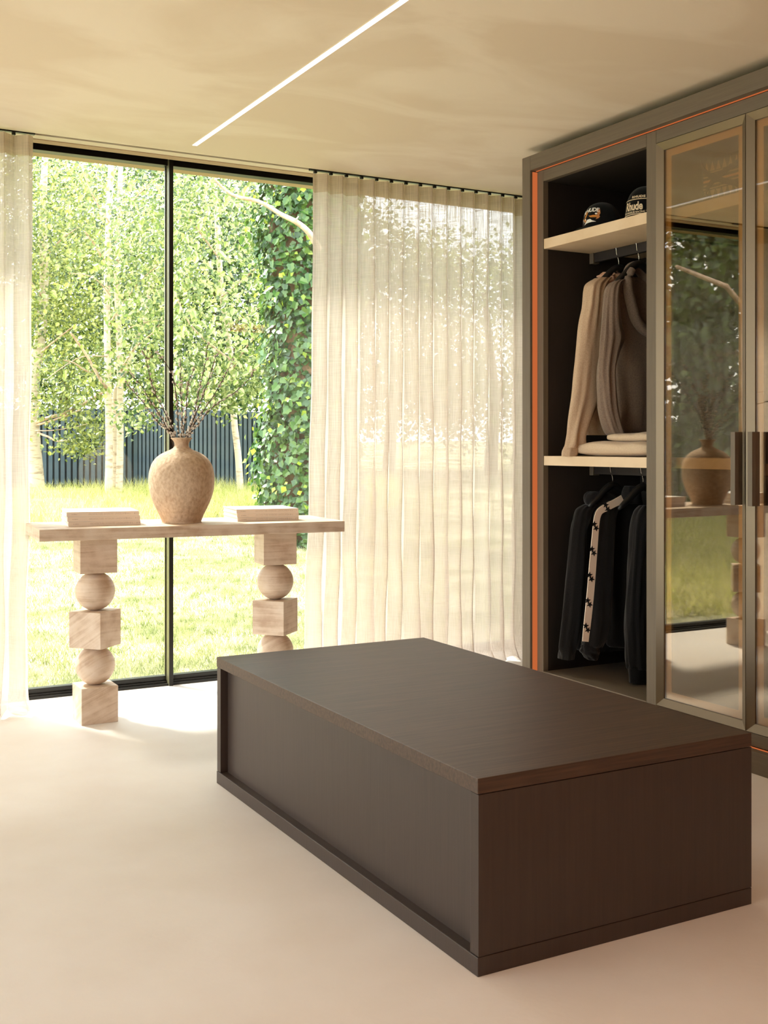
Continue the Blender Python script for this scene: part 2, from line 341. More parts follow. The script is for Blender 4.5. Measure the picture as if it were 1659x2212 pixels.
# ================================================================ curtains
def curtain(label, x0, x1, yc, nf, seed, flare_l, flare_r, group):
    t = thing('sheer_curtain', label, 'curtain', ((x0+x1)/2, yc, 0), group)
    per = 14; nu = nf*per + 1; zt = CZ - .022
    r = np.random.default_rng(seed); jit = r.uniform(-.25, .25, nf+2); amp = r.uniform(.8, 1.15, nf+2); drift = r.uniform(-1, 1, nf+2)
    def surf(u, z):
        v = 1 - z/zt                                  # 0 top .. 1 bottom
        f = u*nf; i = int(min(f, nf-1)); k = f - i
        jj = jit[i]*(1-k) + jit[i+1]*k; dd = drift[i]*(1-k)+drift[i+1]*k
        ph = 2*math.pi*(f + .12*math.sin(2.2*v+i*1.3)*v + jj*.35*v)
        A = (.033 + .016*v)*amp[i]
        x = x0 + (x1-x0)*u + .009*math.sin(2*ph) + dd*.012*v - flare_l*(1-u)**3*v**2 + flare_r*u**6*v**2
        y = yc + A*math.sin(ph) + .012*dd*v
        x += .006*math.sin(9*z + i*2.1)*v
        if z < .12:
            q = (.12 - z)/.12; y -= .05*q*q*(1+.5*dd); x += .015*q*math.sin(ph*.5+seed)
            z = max(z, .006 + .012*(1+math.sin(ph*1.5)))
        return (x, y, z)
    def strip(zs, off=0.0):
        V = []; F = []
        for z in zs:
            for j in range(nu):
                p = surf(j/(nu-1), z); V.append((p[0], p[1]+off, p[2]))
        n = len(zs)
        for a in range(n-1):
            for j in range(nu-1): F.append((a*nu+j, a*nu+j+1, (a+1)*nu+j+1, (a+1)*nu+j))
        return V, F
    ztop = list(np.linspace(zt, zt-.098, 4)); zmid = list(np.linspace(zt-.098, .02, 44)) + [.0]
    V, F = strip(ztop); mk('heading', V, F, M['linen_d'], t, smooth=True)
    V, F = strip(zmid); mk('drape', V, F, M['linen'], t, smooth=True)
    for j in range(nf):                                 # gliders
        p = surf((j+.25)/nf, zt); mb = MB().box(p[0]-.008, p[0]+.008, 5.462, 5.478, CZ-.018, CZ-.004)
        mb.build('glider', M['black'], t, bevel=.001)
    return t
curtain('wide sheer linen curtain hanging beside the dark wardrobe, right of the window', 2.55, 4.03, 5.45, 16, 3, .06, .0, 'sheer linen curtains')
curtain('short stretch of sheer linen curtain at the far left of the window', -.95, 1.105, 5.435, 19, 5, .0, -.03, 'sheer linen curtains')

# ================================================================ island bench
t = thing('island_bench', 'low dark brown veneered island bench in the middle of the pale floor', 'bench', (1.915, 3.09, 0))
X0, X1, Y0, Y1, ZT = 1.472, 2.362, 2.235, 3.985, .466
MB().box(X0, X1, Y0, Y1, ZT-.037, ZT).build('top', M['island_x'], t, bevel=.0018)
MB().box(X0, X1, Y0, Y1, .0, .045).build('plinth', M['island_z'], t, bevel=.0018)
MB().box(X0+.002, X1, Y0, Y0+.036, .0465, ZT-.0385).build('end_panel', M['island_z'], t, bevel=.0012)
MB().box(X0+.002, X1, Y1-.036, Y1, .0465, ZT-.0385).build('end_panel', M['island_z'], t, bevel=.0012)
MB().box(X0+.030, X0+.050, Y0+.036, Y1-.036, .045, ZT-.037).build('side_panel', M['island_z'], t, bevel=0)
MB().box(X1-.050, X1-.030, Y0+.036, Y1-.036, .045, ZT-.037).build('side_panel', M['island_z'], t, bevel=0)

# ================================================================ wardrobe
WX, IX, BX = 3.303, 3.345, 3.98
YL, YR = 4.616, 2.42
t = thing('wardrobe_surround', 'taupe veneered frame around the wardrobes with orange lit reveal', 'surround', (3.6, 3.5, 0))
bx('stile', (WX, BX, 4.55, YL, .0, 2.669), M['ward_z'], t, .0015)
bx('stile', (WX, BX, YR, YR+.066, .0, 2.669), M['ward_z'], t, .0015)
bx('fascia', (WX, BX, YR+.067, 4.549, 2.596, 2.669), M['ward_y'], t, .0015)
bx('plinth', (WX, BX, YR+.067, 4.549, .0, .085), M['ward_y'], t, .0015)
o = bx('light_strip', (WX+.014, IX+.001, 4.5475, 4.5505, .09, 2.59), M['orange'], t, 0, label='orange LED strip')
bx('light_strip', (IX-.008, IX-.001, YR+.07, 4.548, 2.5935, 2.5965), M['orange'], t, 0, label='orange LED strip')
bx('light_strip', (IX-.008, IX-.001, YR+.07, 4.548, .0845, .0875), M['orange'], t, 0, label='orange LED strip')
bx('light_strip', (WX+.014, IX+.001, YR+.0655, YR+.0685, .09, 2.59), M['orange'], t, 0, label='orange LED strip')
# open unit
PY = 3.700                      # right face of centre post
SH = [(2.207, 2.256, 'shelf'), (1.150, 1.196, 'shelf')]
t = thing('open_wardrobe', 'open wardrobe bay with two beige shelves holding caps and hung clothes', 'wardrobe', (3.65, 4.1, .09))
bx('stile', (IX, IX+.03, 4.499, 4.548, .09, 2.592), M['ward_z'], t, .001)
bx('stile', (IX, IX+.03, PY, 3.760, .09, 2.592), M['ward_z'], t, .001)
bx('header', (IX, IX+.03, 3.761, 4.498, 2.537, 2.592), M['ward_y'], t, .001)
bx('bottom_board', (IX, BX, 3.761, 4.498, .09, .144), M['ward_y'], t, .001)
bx('side_panel', (IX+.03, BX, 4.500, 4.546, .09, 2.59), M['inner'], t, .001)
bx('side_panel', (IX+.03, BX, PY+.008, 3.759, .09, 2.59), M['inner'], t, .001)
bx('top_board', (IX+.03, BX, 3.760, 4.499, 2.538, 2.59), M['inner'], t, .001)
bx('back_panel', (BX-.02, BX, 3.761, 4.499, .144, 2.54), M['inner'], t, .0)
for a, b, n in SH: bx(n, (IX+.004, BX-.02, 3.760, 4.4995, a, b), M['shelf'], t, .0015)
for a, b in ((2.160, 2.207), (1.104, 1.150)):
    r_ = bx('hanging_rail', (3.638, 3.662, 3.762, 4.498, a, b), M['inner'], t, .002)
    bx('bracket', (3.630, 3.670, 4.470, 4.4995, a-.006, b), M['ward_z'], t, .002)
# glazed unit with doors
t = thing('glazed_wardrobe', 'tall wardrobe bay closed by bronze glass doors with taupe bar handles', 'wardrobe', (3.65, 3.1, .09))
YE = 2.487
bx('header', (IX, IX+.03, YE, 3.699, 2.537, 2.592), M['ward_y'], t, .001)
bx('bottom_rail', (IX, BX, YE, 3.699, .09, .139), M['ward_y'], t, .001)
bx('side_panel', (IX+.03, BX, 3.686, 3.706, .14, 2.59), M['inner'], t, .001)
bx('side_panel', (IX+.04, BX, 3.170, 3.196, .14, 2.59), M['inner'], t, .001)
bx('side_panel', (IX+.03, BX, YE, YE+.18, .14, 2.59), M['inner'], t, .001)
bx('top_board', (IX+.03, BX, YE, 3.686, 2.538, 2.59), M['inner'], t, .001)
bx('back_panel', (BX-.02, BX, YE, 3.686, .139, 2.54), M['inner'], t, .0)
for a, b, n in SH:
    bx(n, (IX+.06, BX-.02, 3.197, 3.685, a, b), M['shelf'], t, .0015)
    bx(n, (IX+.06, BX-.02, YE+.18, 3.169, a-.02, b-.02), M['shelf'], t, .0015)
def glass_door(ya, yb, hs):     # ya < yb
    z0, z1 = .142, 2.534; fw = .031; xo = IX-.002
    # four bevelled frame members, mitred
    fr = []
    outer = [(ya, z0), (yb, z0), (yb, z1), (ya, z1)]; inner = [(ya+fw, z0+fw), (yb-fw, z0+fw), (yb-fw, z1-fw), (ya+fw, z1-fw)]
    V = [];F = []
    for k in range(4):
        (a0, c0), (a1, c1) = outer[k], outer[(k+1)%4]; (b0, d0), (b1, d1) = inner[k], inner[(k+1)%4]
        v = [(xo, a0, c0), (xo, a1, c1), (xo+.016, b1, d1), (xo+.016, b0, d0), (xo+.03, a0, c0), (xo+.03, a1, c1), (xo+.03, b1, d1), (xo+.03, b0, d0)]
        b = len(V); V += v; F += [tuple(i+b for i in f) for f in ((0,1,2,3),(4,7,6,5),(0,4,5,1),(3,2,6,7),(1,5,6,2),(0,3,7,4))]
    d = mk('door', V, F, M['bronze'], t)
    mk('pane', MB().box(xo+.019, xo+.024, ya+fw-.004, yb-fw+.004, z0+fw-.004, z1-fw+.004).V, MB().box(0,1,0,1,0,1).F, M['bronzeglass'], d, label='bronze tinted reflective glass pane')
    bw = .030; i0, i1, j0, j1 = ya+fw, yb-fw, z0+fw, z1-fw
    mb = MB(); xb = xo+.027
    mb.box(xb, xb+.004, i0-.003, i0+bw, j0-.003, j1+.003).box(xb, xb+.004, i1-bw, i1+.003, j0-.003, j1+.003)
    mb.box(xb, xb+.004, i0+bw, i1-bw, j0-.003, j0+bw).box(xb, xb+.004, i0+bw, i1-bw, j1-bw, j1+.003)
    mb.build('inner_border', M['border'], d, label='tan border strip behind the glass')
    hy = hs
    hb = MB().box(xo-.040, xo-.020, hy-.0115, hy+.0115, 1.016, 1.300); hb.box(xo-.022, xo+.006, hy-.007, hy+.009, 1.016, 1.300)
    hb.build('handle', M['ward_z'], d, bevel=.001, label='taupe wooden bar handle')
glass_door(3.1955, 3.698, 3.222)
glass_door(2.70, 3.1925, 3.135)

# ================================================================ console table
RZ = math.radians(-4.6); TC = (1.748, 5.134)
def rp(x, y):                                            # table-local to world
    c, q = math.cos(RZ), math.sin(RZ); return (TC[0]+x*c-y*q, TC[1]+x*q+y*c)
t = thing('console_table', 'travertine console table on legs of stacked cubes and balls by the window', 'table', (TC[0], TC[1], 0))
MB().box(TC[0]-.700, TC[0]+.700, TC[1]-.25, TC[1]+.25, .8375, .8885, RZ, TC).build('tabletop', M['trav'], t, bevel=.002)
cs = .0825
for side, (cx_, cy_) in enumerate(((1.325, 5.163), (2.188, 5.108))):
    b = lambda z0, z1, r, m: MB().box(cx_-cs, cx_+cs, cy_-cs, cy_+cs, z0, z1, r).build('cube_block', m, t, bevel=.0015)
    b(0, .1635, math.radians(0.5) if side == 0 else -.1, M['trav2'])
    b(.3365, .500, math.radians(42), M['trav2'] if side == 0 else M['trav'])
    b(.6740, .8375, math.radians(-3) if side == 0 else math.radians(-6), M['trav'])
    for zc in (.2500, .5870): MB().ball((cx_, cy_, zc), .0885, 48, 28).build('stone_ball', M['trav2'] if zc < .4 else M['trav'], t, smooth=True)

# ================================================================ vase
VC = (1.712, 5.10)
t = thing('ceramic_vase', 'large round-bellied rough beige ceramic vase in the middle of the table', 'vase', (VC[0], VC[1], .8885))
k = 5.29/2455/5.53
pf = [(0, 2140), (222, 2140), (232, 2128), (258, 2060), (292, 1990), (330, 1910), (360, 1830), (382, 1740), (390, 1650), (388, 1580), (376, 1510), (352, 1440), (312, 1380), (262, 1335), (200, 1300), (135, 1272), (100, 1250), (86, 1225), (87, 1200), (96, 1172), (112, 1150), (125, 1140), (127, 1131), (121, 1127), (110, 1136), (84, 1170), (74, 1215), (80, 1260), (200, 1330)]
P2 = crom(pf, 110)
prof = [(max(r, 0)*k, (2140-y)*k) for r, y in P2]
MB().lathe(prof, VC[0], VC[1], .8890, 72).build('vessel', M['ceramic'], t, smooth=True)
VT = .889 + (2140-1131)*k
# willow branches
BR = [[(500,1130),(430,1020),(340,950),(240,830),(150,700),(60,600),(0,530),(-30,470)],
 [(540,1130),(460,1040),(370,880),(260,720),(130,500),(30,400),(-10,350)],
 [(555,1120),(470,930),(390,780),(300,600),(240,400),(190,180),(160,100)],
 [(590,1130),(575,850),(560,650),(520,420),(470,310),(390,190),(330,110)],
 [(622,1130),(630,850),(610,550),(612,400),(610,180)],
 [(640,1130),(670,850),(690,550),(730,400),(785,300)],
 [(660,1130),(750,950),(800,700),(860,450),(915,200),(930,20)],
 [(672,1130),(780,880),(880,620),(940,450),(1000,250),(1040,130)],
 [(685,1120),(800,930),(960,700),(1100,470),(1200,270),(1265,50)],
 [(700,1120),(850,930),(1020,750),(1250,600),(1430,430),(1495,310)]]
BL = ['pussy willow branch leaning lowest to the left out of the vase', 'pussy willow branch leaning left, second lowest, out of the vase', 'pussy willow branch left of the window mullion, curving up steeply', 'pussy willow branch crossing in front of the window mullion',
 'nearly upright pussy willow branch right of the mullion', 'short pussy willow branch bending slightly right', 'tallest pussy willow branch, rising a little to the right', 'pussy willow branch right of the tallest one', 'long pussy willow branch curving up to the right', 'pussy willow branch leaning lowest to the right']
DY = [-.38, -.28, -.1, .05, .15, -.15, .12, -.05, .2, -.1]
for i, pts in enumerate(BR):
    n = len(pts); W = []
    Q = crom(pts, 26)
    for j, (a, b) in enumerate(Q):
        s = j/25.; d = 5.29 + DY[i]*s*s
        p = far(280 + a/5.53, 740 + b/5.53, d); W.append(p)
    W = [Vector((VC[0] + (W[0].x-VC[0])*.3, VC[1], VT-.14))] + W
    t = thing('willow_branch', BL[i], 'branch', tuple(W[0]), 'pussy willow branches in the vase')
    MB().tube(W, list(np.linspace(.0026, .0012, len(W))), 6).build('stem', M['twig'], t, smooth=True)
    mb = MB(); L = 0
    for j in range(1, len(W)-1):
        dens = 3 if j < 8 else 2 if j < 16 else 1
        for q in range(dens):
            if random.random() < .12: continue
            u = random.random(); p = W[j]*(1-u) + W[j+1]*u; tdir = (W[j+1]-W[j]).normalized()
            sd_ = Vector((random.uniform(-1,1), random.uniform(-1,1), 0.2)); sd_ = (sd_ - tdir*sd_.dot(tdir)).normalized()
            c = p + sd_*.0062 + tdir*.003; r = random.uniform(.005, .007)
            ax = (tdir + sd_*.5).normalized(); rot = ax.to_track_quat('Z', 'Y').to_matrix()
            bb = MB().ball((0,0,0), r, 7, 5, (.72,.72,1.15))
            mb.add([rot @ Vector(v) + c for v in bb.V], bb.F)
    mb.build('catkins', M['catkin'], t, smooth=True)['kind'] = 'stuff'

# ================================================================ lettering
def text_mesh(s, size, bold=0.0, space=1.0, sx=1.0, extr=0.0):
    cu = bpy.data.curves.new('lettering', 'FONT'); cu.body = s; cu.size = size; cu.offset = bold; cu.space_character = space
    cu.align_x = 'CENTER'; cu.align_y = 'CENTER'; cu.resolution_u = 3; cu.extrude = extr
    o = bpy.data.objects.new('lettering', cu); C.objects.link(o)
    dg = bpy.context.evaluated_depsgraph_get(); me = bpy.data.meshes.new_from_object(o.evaluated_get(dg))
    bpy.data.objects.remove(o); bpy.data.curves.remove(cu)
    V = np.array([v.co[:] for v in me.vertices]); F = [tuple(p.vertices) for p in me.polygons]
    bpy.data.meshes.remove(me); V[:,0] *= sx; return V, F

# ================================================================ books
def book(cx_, cy_, w_, d_, z0, h, rz, label, group, vol):
    t = thing('book', label, 'book', (cx_, cy_, z0), group)
    c, q = math.cos(rz), math.sin(rz)
    T = lambda V: [(cx_+x*c-y*q, cy_+x*q+y*c, z) for x, y, z in V]
    cv = MB().box(-w_/2, w_/2, -d_/2, d_/2, z0, z0+.0022).box(-w_/2, w_/2, -d_/2, d_/2, z0+h-.0022, z0+h)
    mk('cover', T(cv.V), cv.F, M['cover'], t)
    sp = MB().box(-w_/2, w_/2, -d_/2-.0006, -d_/2+.0025, z0+.0003, z0+h-.0002); mk('spine', T(sp.V), sp.F, M['spine'], t)
    pg = MB().box(-w_/2+.003, w_/2-.003, -d_/2+.0025, d_/2-.004, z0+.0022, z0+h-.0022); mk('pages', T(pg.V), pg.F, M['paper'], t)
    MBt = MB()
    for s, size, xx, sx, sc in ((vol, .0085, w_*.405, 1., 1.9), ('an edition', .005, -w_*.395, 1.2, 1.)):
        V, F = text_mesh(s, size, .0001, sc, sx); mk('lettering', T([(v[0]+xx, -d_/2-.0009, v[1]+z0+h/2) for v in V]), F, M['print'], t)
    V, F = text_mesh('ARCHITECTURE  INTERIORS  LANDSCAPES', .0125, .0003, .9, .55)
    s_ = w_*.53/(V[:,0].max()-V[:,0].min()); 
    mk('title', T([(v[0]*s_+w_*.06, -d_/2-.0009, v[1]+z0+h/2) for v in V]), F, M['prints'], t)
    return t
zt = .8887
g = 'white hardback volumes, left stack'
book(1.359, 5.205, .316, .30, zt, .0205, math.radians(-7), 'white hardback at the bottom of the left stack', g, 'VOL. XX')
book(1.358, 5.207, .318, .30, zt+.0208, .0215, math.radians(-7.5), 'white hardback in the middle of the left stack', g, 'VOL. VIII')
book(1.357, 5.208, .316, .30, zt+.0426, .0205, math.radians(-8.5), 'white hardback on top of the left stack', g, 'VOL. XIII')
g = 'white hardback volumes, right stack'
book(2.128, 5.150, .300, .29, zt, .0185, math.radians(-7.5), 'white hardback at the bottom of the right stack', g, 'VOL. VII')
book(2.128, 5.152, .302, .29, zt+.0188, .0185, math.radians(-7.5), 'white hardback in the middle of the right stack', g, 'VOL. IV')
book(2.126, 5.150, .302, .29, zt+.0376, .0195, math.radians(-8), 'white hardback on top of the right stack', g, 'VOL. V')

# ================================================================ clothes
def cloth_tube(name, rows, yc, ry, mat_, parent, n=60, seg=36, fold=.008, fs=1.0, seed=0, ydrift=0.0, label=None, close=True, flat=1.0):
    """rows: (left px, right px, py[, ry scale]) seen on the upright plane y = yc; a soft closed tube through them"""
    rows = [tuple(r) + (1.0,)*(4-len(r)) for r in rows]
    R = crom(rows, n); V = []
    for j, (a, b, y, s) in enumerate(R):
        yy = yc + ydrift*j/(n-1)
        L, Rr = pl(a, y, yy), pl(b, y, yy); c = (L+Rr)/2; h = (Rr-L)/2
        for k in range(seg):
            g = 2*math.pi*k/seg; cg, sg = math.cos(g), math.sin(g)
            q = Vector((cg*2.3+seed*5, sg*2.3, j*.04*fs+seed))
            f = noise.noise(q)*fold*1.9 + noise.noise(q*2.3)*fold*.7
            cgp = math.copysign(abs(cg)**flat, cg)
            p = c + h*cgp + Vector((0, sg*ry*s, 0)); dirn = (h.normalized()*cg + Vector((0, sg, 0)))
            V.append(p + dirn*f)
    F = [(i*seg+k2, i*seg+(k2+1)%seg, (i+1)*seg+(k2+1)%seg, (i+1)*seg+k2) for i in range(n-1) for k2 in range(seg)]
    if close: F += [tuple(range(seg))[::-1], tuple((n-1)*seg+k2 for k2 in range(seg))]
    return mk(name, V, F, mat_, parent, smooth=True, label=label)
def hanger(px, py_rail, yc, z_rail, label, group):
    p = pl(px, 961, yc); x = 3.65
    t = thing('clothes_hanger', label, 'hanger', (x, yc, z_rail-.13), group)
    pts = []
    for a in range(0, 13):
        g = math.radians(-30 + 20*a); pts.append((x + .016*math.cos(g), yc, z_rail+.004 + .018*math.sin(g)-.010))
    pts = pts[::-1]
    pts = [(x, yc, z_rail-.095), (x, yc, z_rail-.065), (x-.004, yc, z_rail-.05)] + [pts[-1-i] for i in range(len(pts))][::1][:0] + [(x-.013, yc, z_rail-.03)] + [(x+.018*math.cos(math.radians(g)), yc, z_rail+.006+.02*math.sin(math.radians(g))) for g in range(200, -31, -22)]
    MB().tube([Vector(p) for p in pts], .0019, 8).build('hook', M['steel'], t, smooth=True)
    arm = [(x-.15, yc, z_rail-.20), (x-.09, yc, z_rail-.155), (x-.04, yc, z_rail-.115), (x, yc, z_rail-.098), (x+.04, yc, z_rail-.115), (x+.09, yc, z_rail-.155), (x+.15, yc, z_rail-.20)]
    A = crom(arm, 17); MB().tube([Vector(a) for a in A], [.007+.012*abs(math.sin(math.pi*i/16))**.5 for i in range(17)], 10).build('shoulder_bar', M['hanger'], t, smooth=True)
    return t
hanger(1340, 0, 4.30, 2.207, 'black hanger with steel hook holding the beige sweatshirt', 'black hangers on the upper rail')
hanger(1385, 0, 4.155, 2.207, 'black hanger with steel hook holding the grey-brown hoodie', 'black hangers on the upper rail')
hanger(1322, 0, 4.345, 1.150, 'black hanger with steel hook, left one on the lower rail', 'black hangers on the lower rail')
hanger(1392, 0, 4.125, 1.150, 'black hanger with steel hook, right one on the lower rail', 'black hangers on the lower rail')
# beige sweatshirt
yc = 4.335
t = thing('sweatshirt', 'pale beige sweatshirt with frayed collar hanging left on the upper rail', 'sweatshirt', (3.55, yc, 1.25))
cloth_tube('body', [(1302,1330,612,.6),(1283,1345,622,.9),(1275,1372,640),(1272,1400,700),(1268,1420,780),(1264,1425,860),(1258,1425,915),(1262,1420,940,.9)], yc+.03, .055, M['beige_k'], t, fold=.012, seed=1)
cloth_tube('sleeve', [(1290,1320,600,.5),(1272,1310,612,.8),(1267,1303,628,.95),(1263,1300,660),(1255,1299,700),(1249,1297,750),(1242,1296,810),(1237,1291,860),(1230,1274,905),(1225,1262,940),(1221,1262,962),(1219,1256,968,.9)], yc-.035, .042, M['beige_k'], t, fold=.011, seed=2, fs=.7)
cloth_tube('cuff', [(1221,1254,966),(1218,1250,973),(1217,1247,982),(1216,1245,986,.9)], yc-.035, .03, M['beige_k'], t, n=14, fold=.004, seed=3)
cloth_tube('collar', [(1304,1330,588,.6),(1300,1333,596,.9),(1298,1336,606),(1296,1337,616)], yc-.01, .05, M['pink_k'], t, n=16, fold=.016, fs=9, seed=9, label='frayed pinkish collar')
# grey-brown hoodie
yc = 4.19
t = thing('hoodie', 'grey-brown hoodie hanging on the upper rail beside the beige sweatshirt', 'hoodie', (3.6, yc, 1.28))
cloth_tube('body', [(1345,1375,600,.6),(1325,1400,615,.9),(1315,1430,640),(1322,1450,720),(1332,1450,800),(1338,1450,870),(1335,1450,915),(1340,1450,938,.85)], yc+.02, .055, M['grey_k'], t, fold=.012, seed=4)
cloth_tube('sleeve', [(1335,1352,604,.4),(1318,1342,612,.8),(1308,1338,628),(1304,1337,660),(1301,1340,700),(1299,1347,730),(1297,1336,762),(1295,1327,800),(1297,1328,840),(1300,1332,880),(1307,1336,908),(1316,1342,932),(1322,1346,940,.9)], yc-.04, .036, M['grey_k'], t, fold=.010, seed=5, fs=.8)
cloth_tube('cuff', [(1318,1342,928),(1322,1348,940),(1328,1356,952),(1334,1361,958,.9)], yc-.04, .027, M['grey_k'], t, n=14, fold=.003, seed=6)
HR = [pl(a, b, yc-.05) for a, b in ((1366,582),(1357,600),(1358,630),(1366,665),(1374,690),(1390,712),(1410,722),(1440,720))]
mb = MB(); mb.tube([Vector(v) for v in crom([tuple(p) for p in HR], 30)], [.012+.014*math.sin(math.pi*(i+4)/37) for i in range(30)], 14)
mb.build('hood', M['grey_k'], t, smooth=True)
HR = [pl(a, b, yc-.0) for a, b in ((1352,598),(1362,580),(1378,578),(1390,592),(1396,620),(1400,660))]
MB().tube([Vector(v) for v in crom([tuple(p) for p in HR], 24)], [.02+.01*math.sin(math.pi*i/23) for i in range(24)], 14).build('hood_back', M['grey_k'], t, smooth=True)
# folded jumper on the shelf: two soft layers
t = thing('folded_jumper', 'cream jumper folded on the middle shelf under the hoodie sleeve', 'jumper', (3.62, 4.12, 1.196))
def layer(z0, z1, xa, xb, ya, yb, seed, name):
    n, m_ = 40, 28; V = []; F = []
    for i in range(n+1):
        u = i/n
        for k2 in range(m_):
            g = 2*math.pi*k2/m_; cx2 = (xa+xb)/2; hx = (xb-xa)/2
            cc = math.copysign(abs(math.cos(g))**.40, math.cos(g)); ss = math.copysign(abs(math.sin(g))**.45, math.sin(g))
            e = math.sin(math.pi*min(max(u, .0), 1))**.12 if 0 < u < 1 else .7
            e = max(e, .7)
            x = cx2 + hx*cc*(.9+.1*e); z = (z0+z1)/2 + (z1-z0)/2*ss*e
            nn = noise.noise(Vector((x*7, u*5, z*9+seed)))*.008
            y = ya + (yb-ya)*u
            V.append((x + nn, y + nn, max(z + nn*(1 if g < math.pi else 0), 1.1965)))
    for i in range(n):
        for k2 in range(m_): F.append((i*m_+k2, i*m_+(k2+1)%m_, (i+1)*m_+(k2+1)%m_, (i+1)*m_+k2))
    F += [tuple(range(m_))[::-1], tuple(n*m_+k2 for k2 in range(m_))]
    return mk(name, V, F, M['cream_k'], t, smooth=True)
layer(1.196, 1.268, 3.375, 3.86, 3.80, 4.31, 1, 'lower_fold'); layer(1.262, 1.308, 3.42, 3.84, 3.79, 4.12, 5, 'upper_fold')
# lower rail garments
yc = 4.40
t = thing('black_hoodie', 'plain black hoodie hanging at the left end of the lower rail', 'hoodie', (3.6, yc, .2))
cloth_tube('body', [(1290,1325,1078,.6),(1262,1345,1095,.9),(1250,1365,1130),(1252,1375,1220),(1250,1380,1320),(1248,1380,1390),(1252,1376,1405,.9)], yc+.02, .05, M['black_k'], t, fold=.012, seed=11)
cloth_tube('sleeve', [(1262,1290,1090,.5),(1246,1276,1102,.8),(1238,1270,1125),(1232,1262,1160),(1226,1262,1240),(1220,1256,1320),(1213,1246,1385),(1211,1242,1400),(1212,1236,1412),(1211,1234,1424,.9)], yc-.03, .036, M['black_k'], t, fold=.009, seed=12)
cloth_tube('hood', [(1275,1300,1062,.5),(1268,1325,1070,.9),(1266,1340,1085),(1275,1340,1100,.8)], yc-.01, .06, M['black_k'], t, n=20, fold=.01, seed=13)
yc = 4.255
t = thing('track_jacket', 'black track jacket with an ivory star stripe down the sleeve', 'jacket', (3.6, yc, .2))
cloth_tube('body', [(1335,1372,1080,.5),(1318,1385,1092,.9),(1308,1400,1120),(1312,1430,1220),(1316,1440,1320),(1314,1440,1385),(1318,1430,1398,.9)], yc+.025, .05, M['black_k'], t, fold=.012, seed=21)
SLV = [(1320,1348,1082,.4),(1298,1338,1094,.8),(1286,1330,1110),(1283,1325,1140),(1278,1322,1200),(1272,1318,1270),(1266,1316,1330),(1262,1308,1375),(1260,1300,1392),(1260,1298,1398,.9)]
cloth_tube('sleeve', SLV, yc-.03, .040, M['black_k'], t, fold=.007, seed=22)
cloth_tube('cuff', [(1259,1296,1393),(1256,1292,1404),(1262,1290,1416),(1270,1286,1425,.8)], yc-.03, .03, M['black_k'], t, n=16, fold=.006, fs=6, seed=23)
cloth_tube('collar', [(1352,1376,1050,.8),(1348,1380,1062),(1346,1382,1076),(1346,1384,1088)], yc-.01, .045, M['black_k'], t, n=14, fold=.005, seed=24)
ST = [(1346,1078,9),(1330,1086,8),(1312,1095,8),(1297,1104,7),(1291,1116,6.5),(1288,1135,6.5),(1284,1180,7),(1280,1230,7.5),(1276,1280,7.5),(1271,1330,7.5),(1267,1365,7),(1265,1386,6.5)]
Q = crom(ST, 48); V = []; F = []
ys = yc-.03-.050
for j, (a, y, hw) in enumerate(Q):
    # width across the path
    a2, y2 = Q[min(j+1, 47)][:2]; a1, y1 = Q[max(j-1, 0)][:2]; L = math.hypot(a2-a1, y2-y1); nx, ny = -(y2-y1)/L, (a2-a1)/L
    yj = ys + (.03 if j < 3 else .0)
    for s_ in (-1, 1):
        p = pl(a+nx*hw*s_, y+ny*hw*s_, ys); V += [tuple(p), (p.x+.001, p.y+.004, p.z)]
for j in range(47):
    b = j*4; F += [(b, b+2, b+6, b+4), (b+1, b+5, b+7, b+3), (b, b+4, b+5, b+1), (b+2, b+3, b+7, b+6)]
F += [(0,1,3,2), (188,190,191,189)]
stp = mk('stripe', V, F, M['stripe'], t, label='ivory stripe down the sleeve')
def star(cx_, cy_, r, rot, y):
    V = [tuple(pl(cx_, cy_, y))]
    for k2 in range(10):
        g = rot + math.pi*k2/5; q = r if k2 % 2 == 0 else r*.42; V.append(tuple(pl(cx_+q*math.sin(g), cy_-q*math.cos(g), y)))
    return V, [(0, 1+k2, 1+(k2+1) % 10) for k2 in range(10)]
for cx_, cy_ in ((1311,1095),(1286,1136),(1281,1190),(1276,1246),(1272,1301),(1268,1356)):
    mb = MB(); mb.add(*star(cx_-2.5, cy_-4, 7.5, .1, ys-.0012)); mb.add(*star(cx_+2, cy_+5, 7.5, .5, ys-.0015))
    mb.build('star', M['black_c'], stp, label='pair of overlapping black stars')
yc = 4.07
t = thing('black_sweater', 'plain black sweater hanging at the right end of the lower rail', 'sweater', (3.6, yc, .15))
cloth_tube('body', [(1385,1420,1092,.6),(1378,1440,1105,.9),(1374,1460,1140),(1376,1470,1240),(1378,1470,1340),(1378,1470,1420),(1380,1460,1440,.9)], yc+.02, .05, M['black_k'], t, fold=.01, seed=31)
cloth_tube('sleeve', [(1385,1402,1092,.5),(1374,1400,1106,.9),(1368,1400,1130),(1363,1394,1190),(1358,1392,1260),(1353,1392,1330),(1353,1395,1380),(1355,1398,1425),(1358,1396,1445,.9)], yc-.03, .036, M['black_k'], t, fold=.009, seed=32)
cloth_tube('cuff', [(1358,1396,1440),(1360,1396,1455),(1362,1396,1475,.95)], yc-.03, .03, M['black_k'], t, n=14, fold=.003, seed=33)

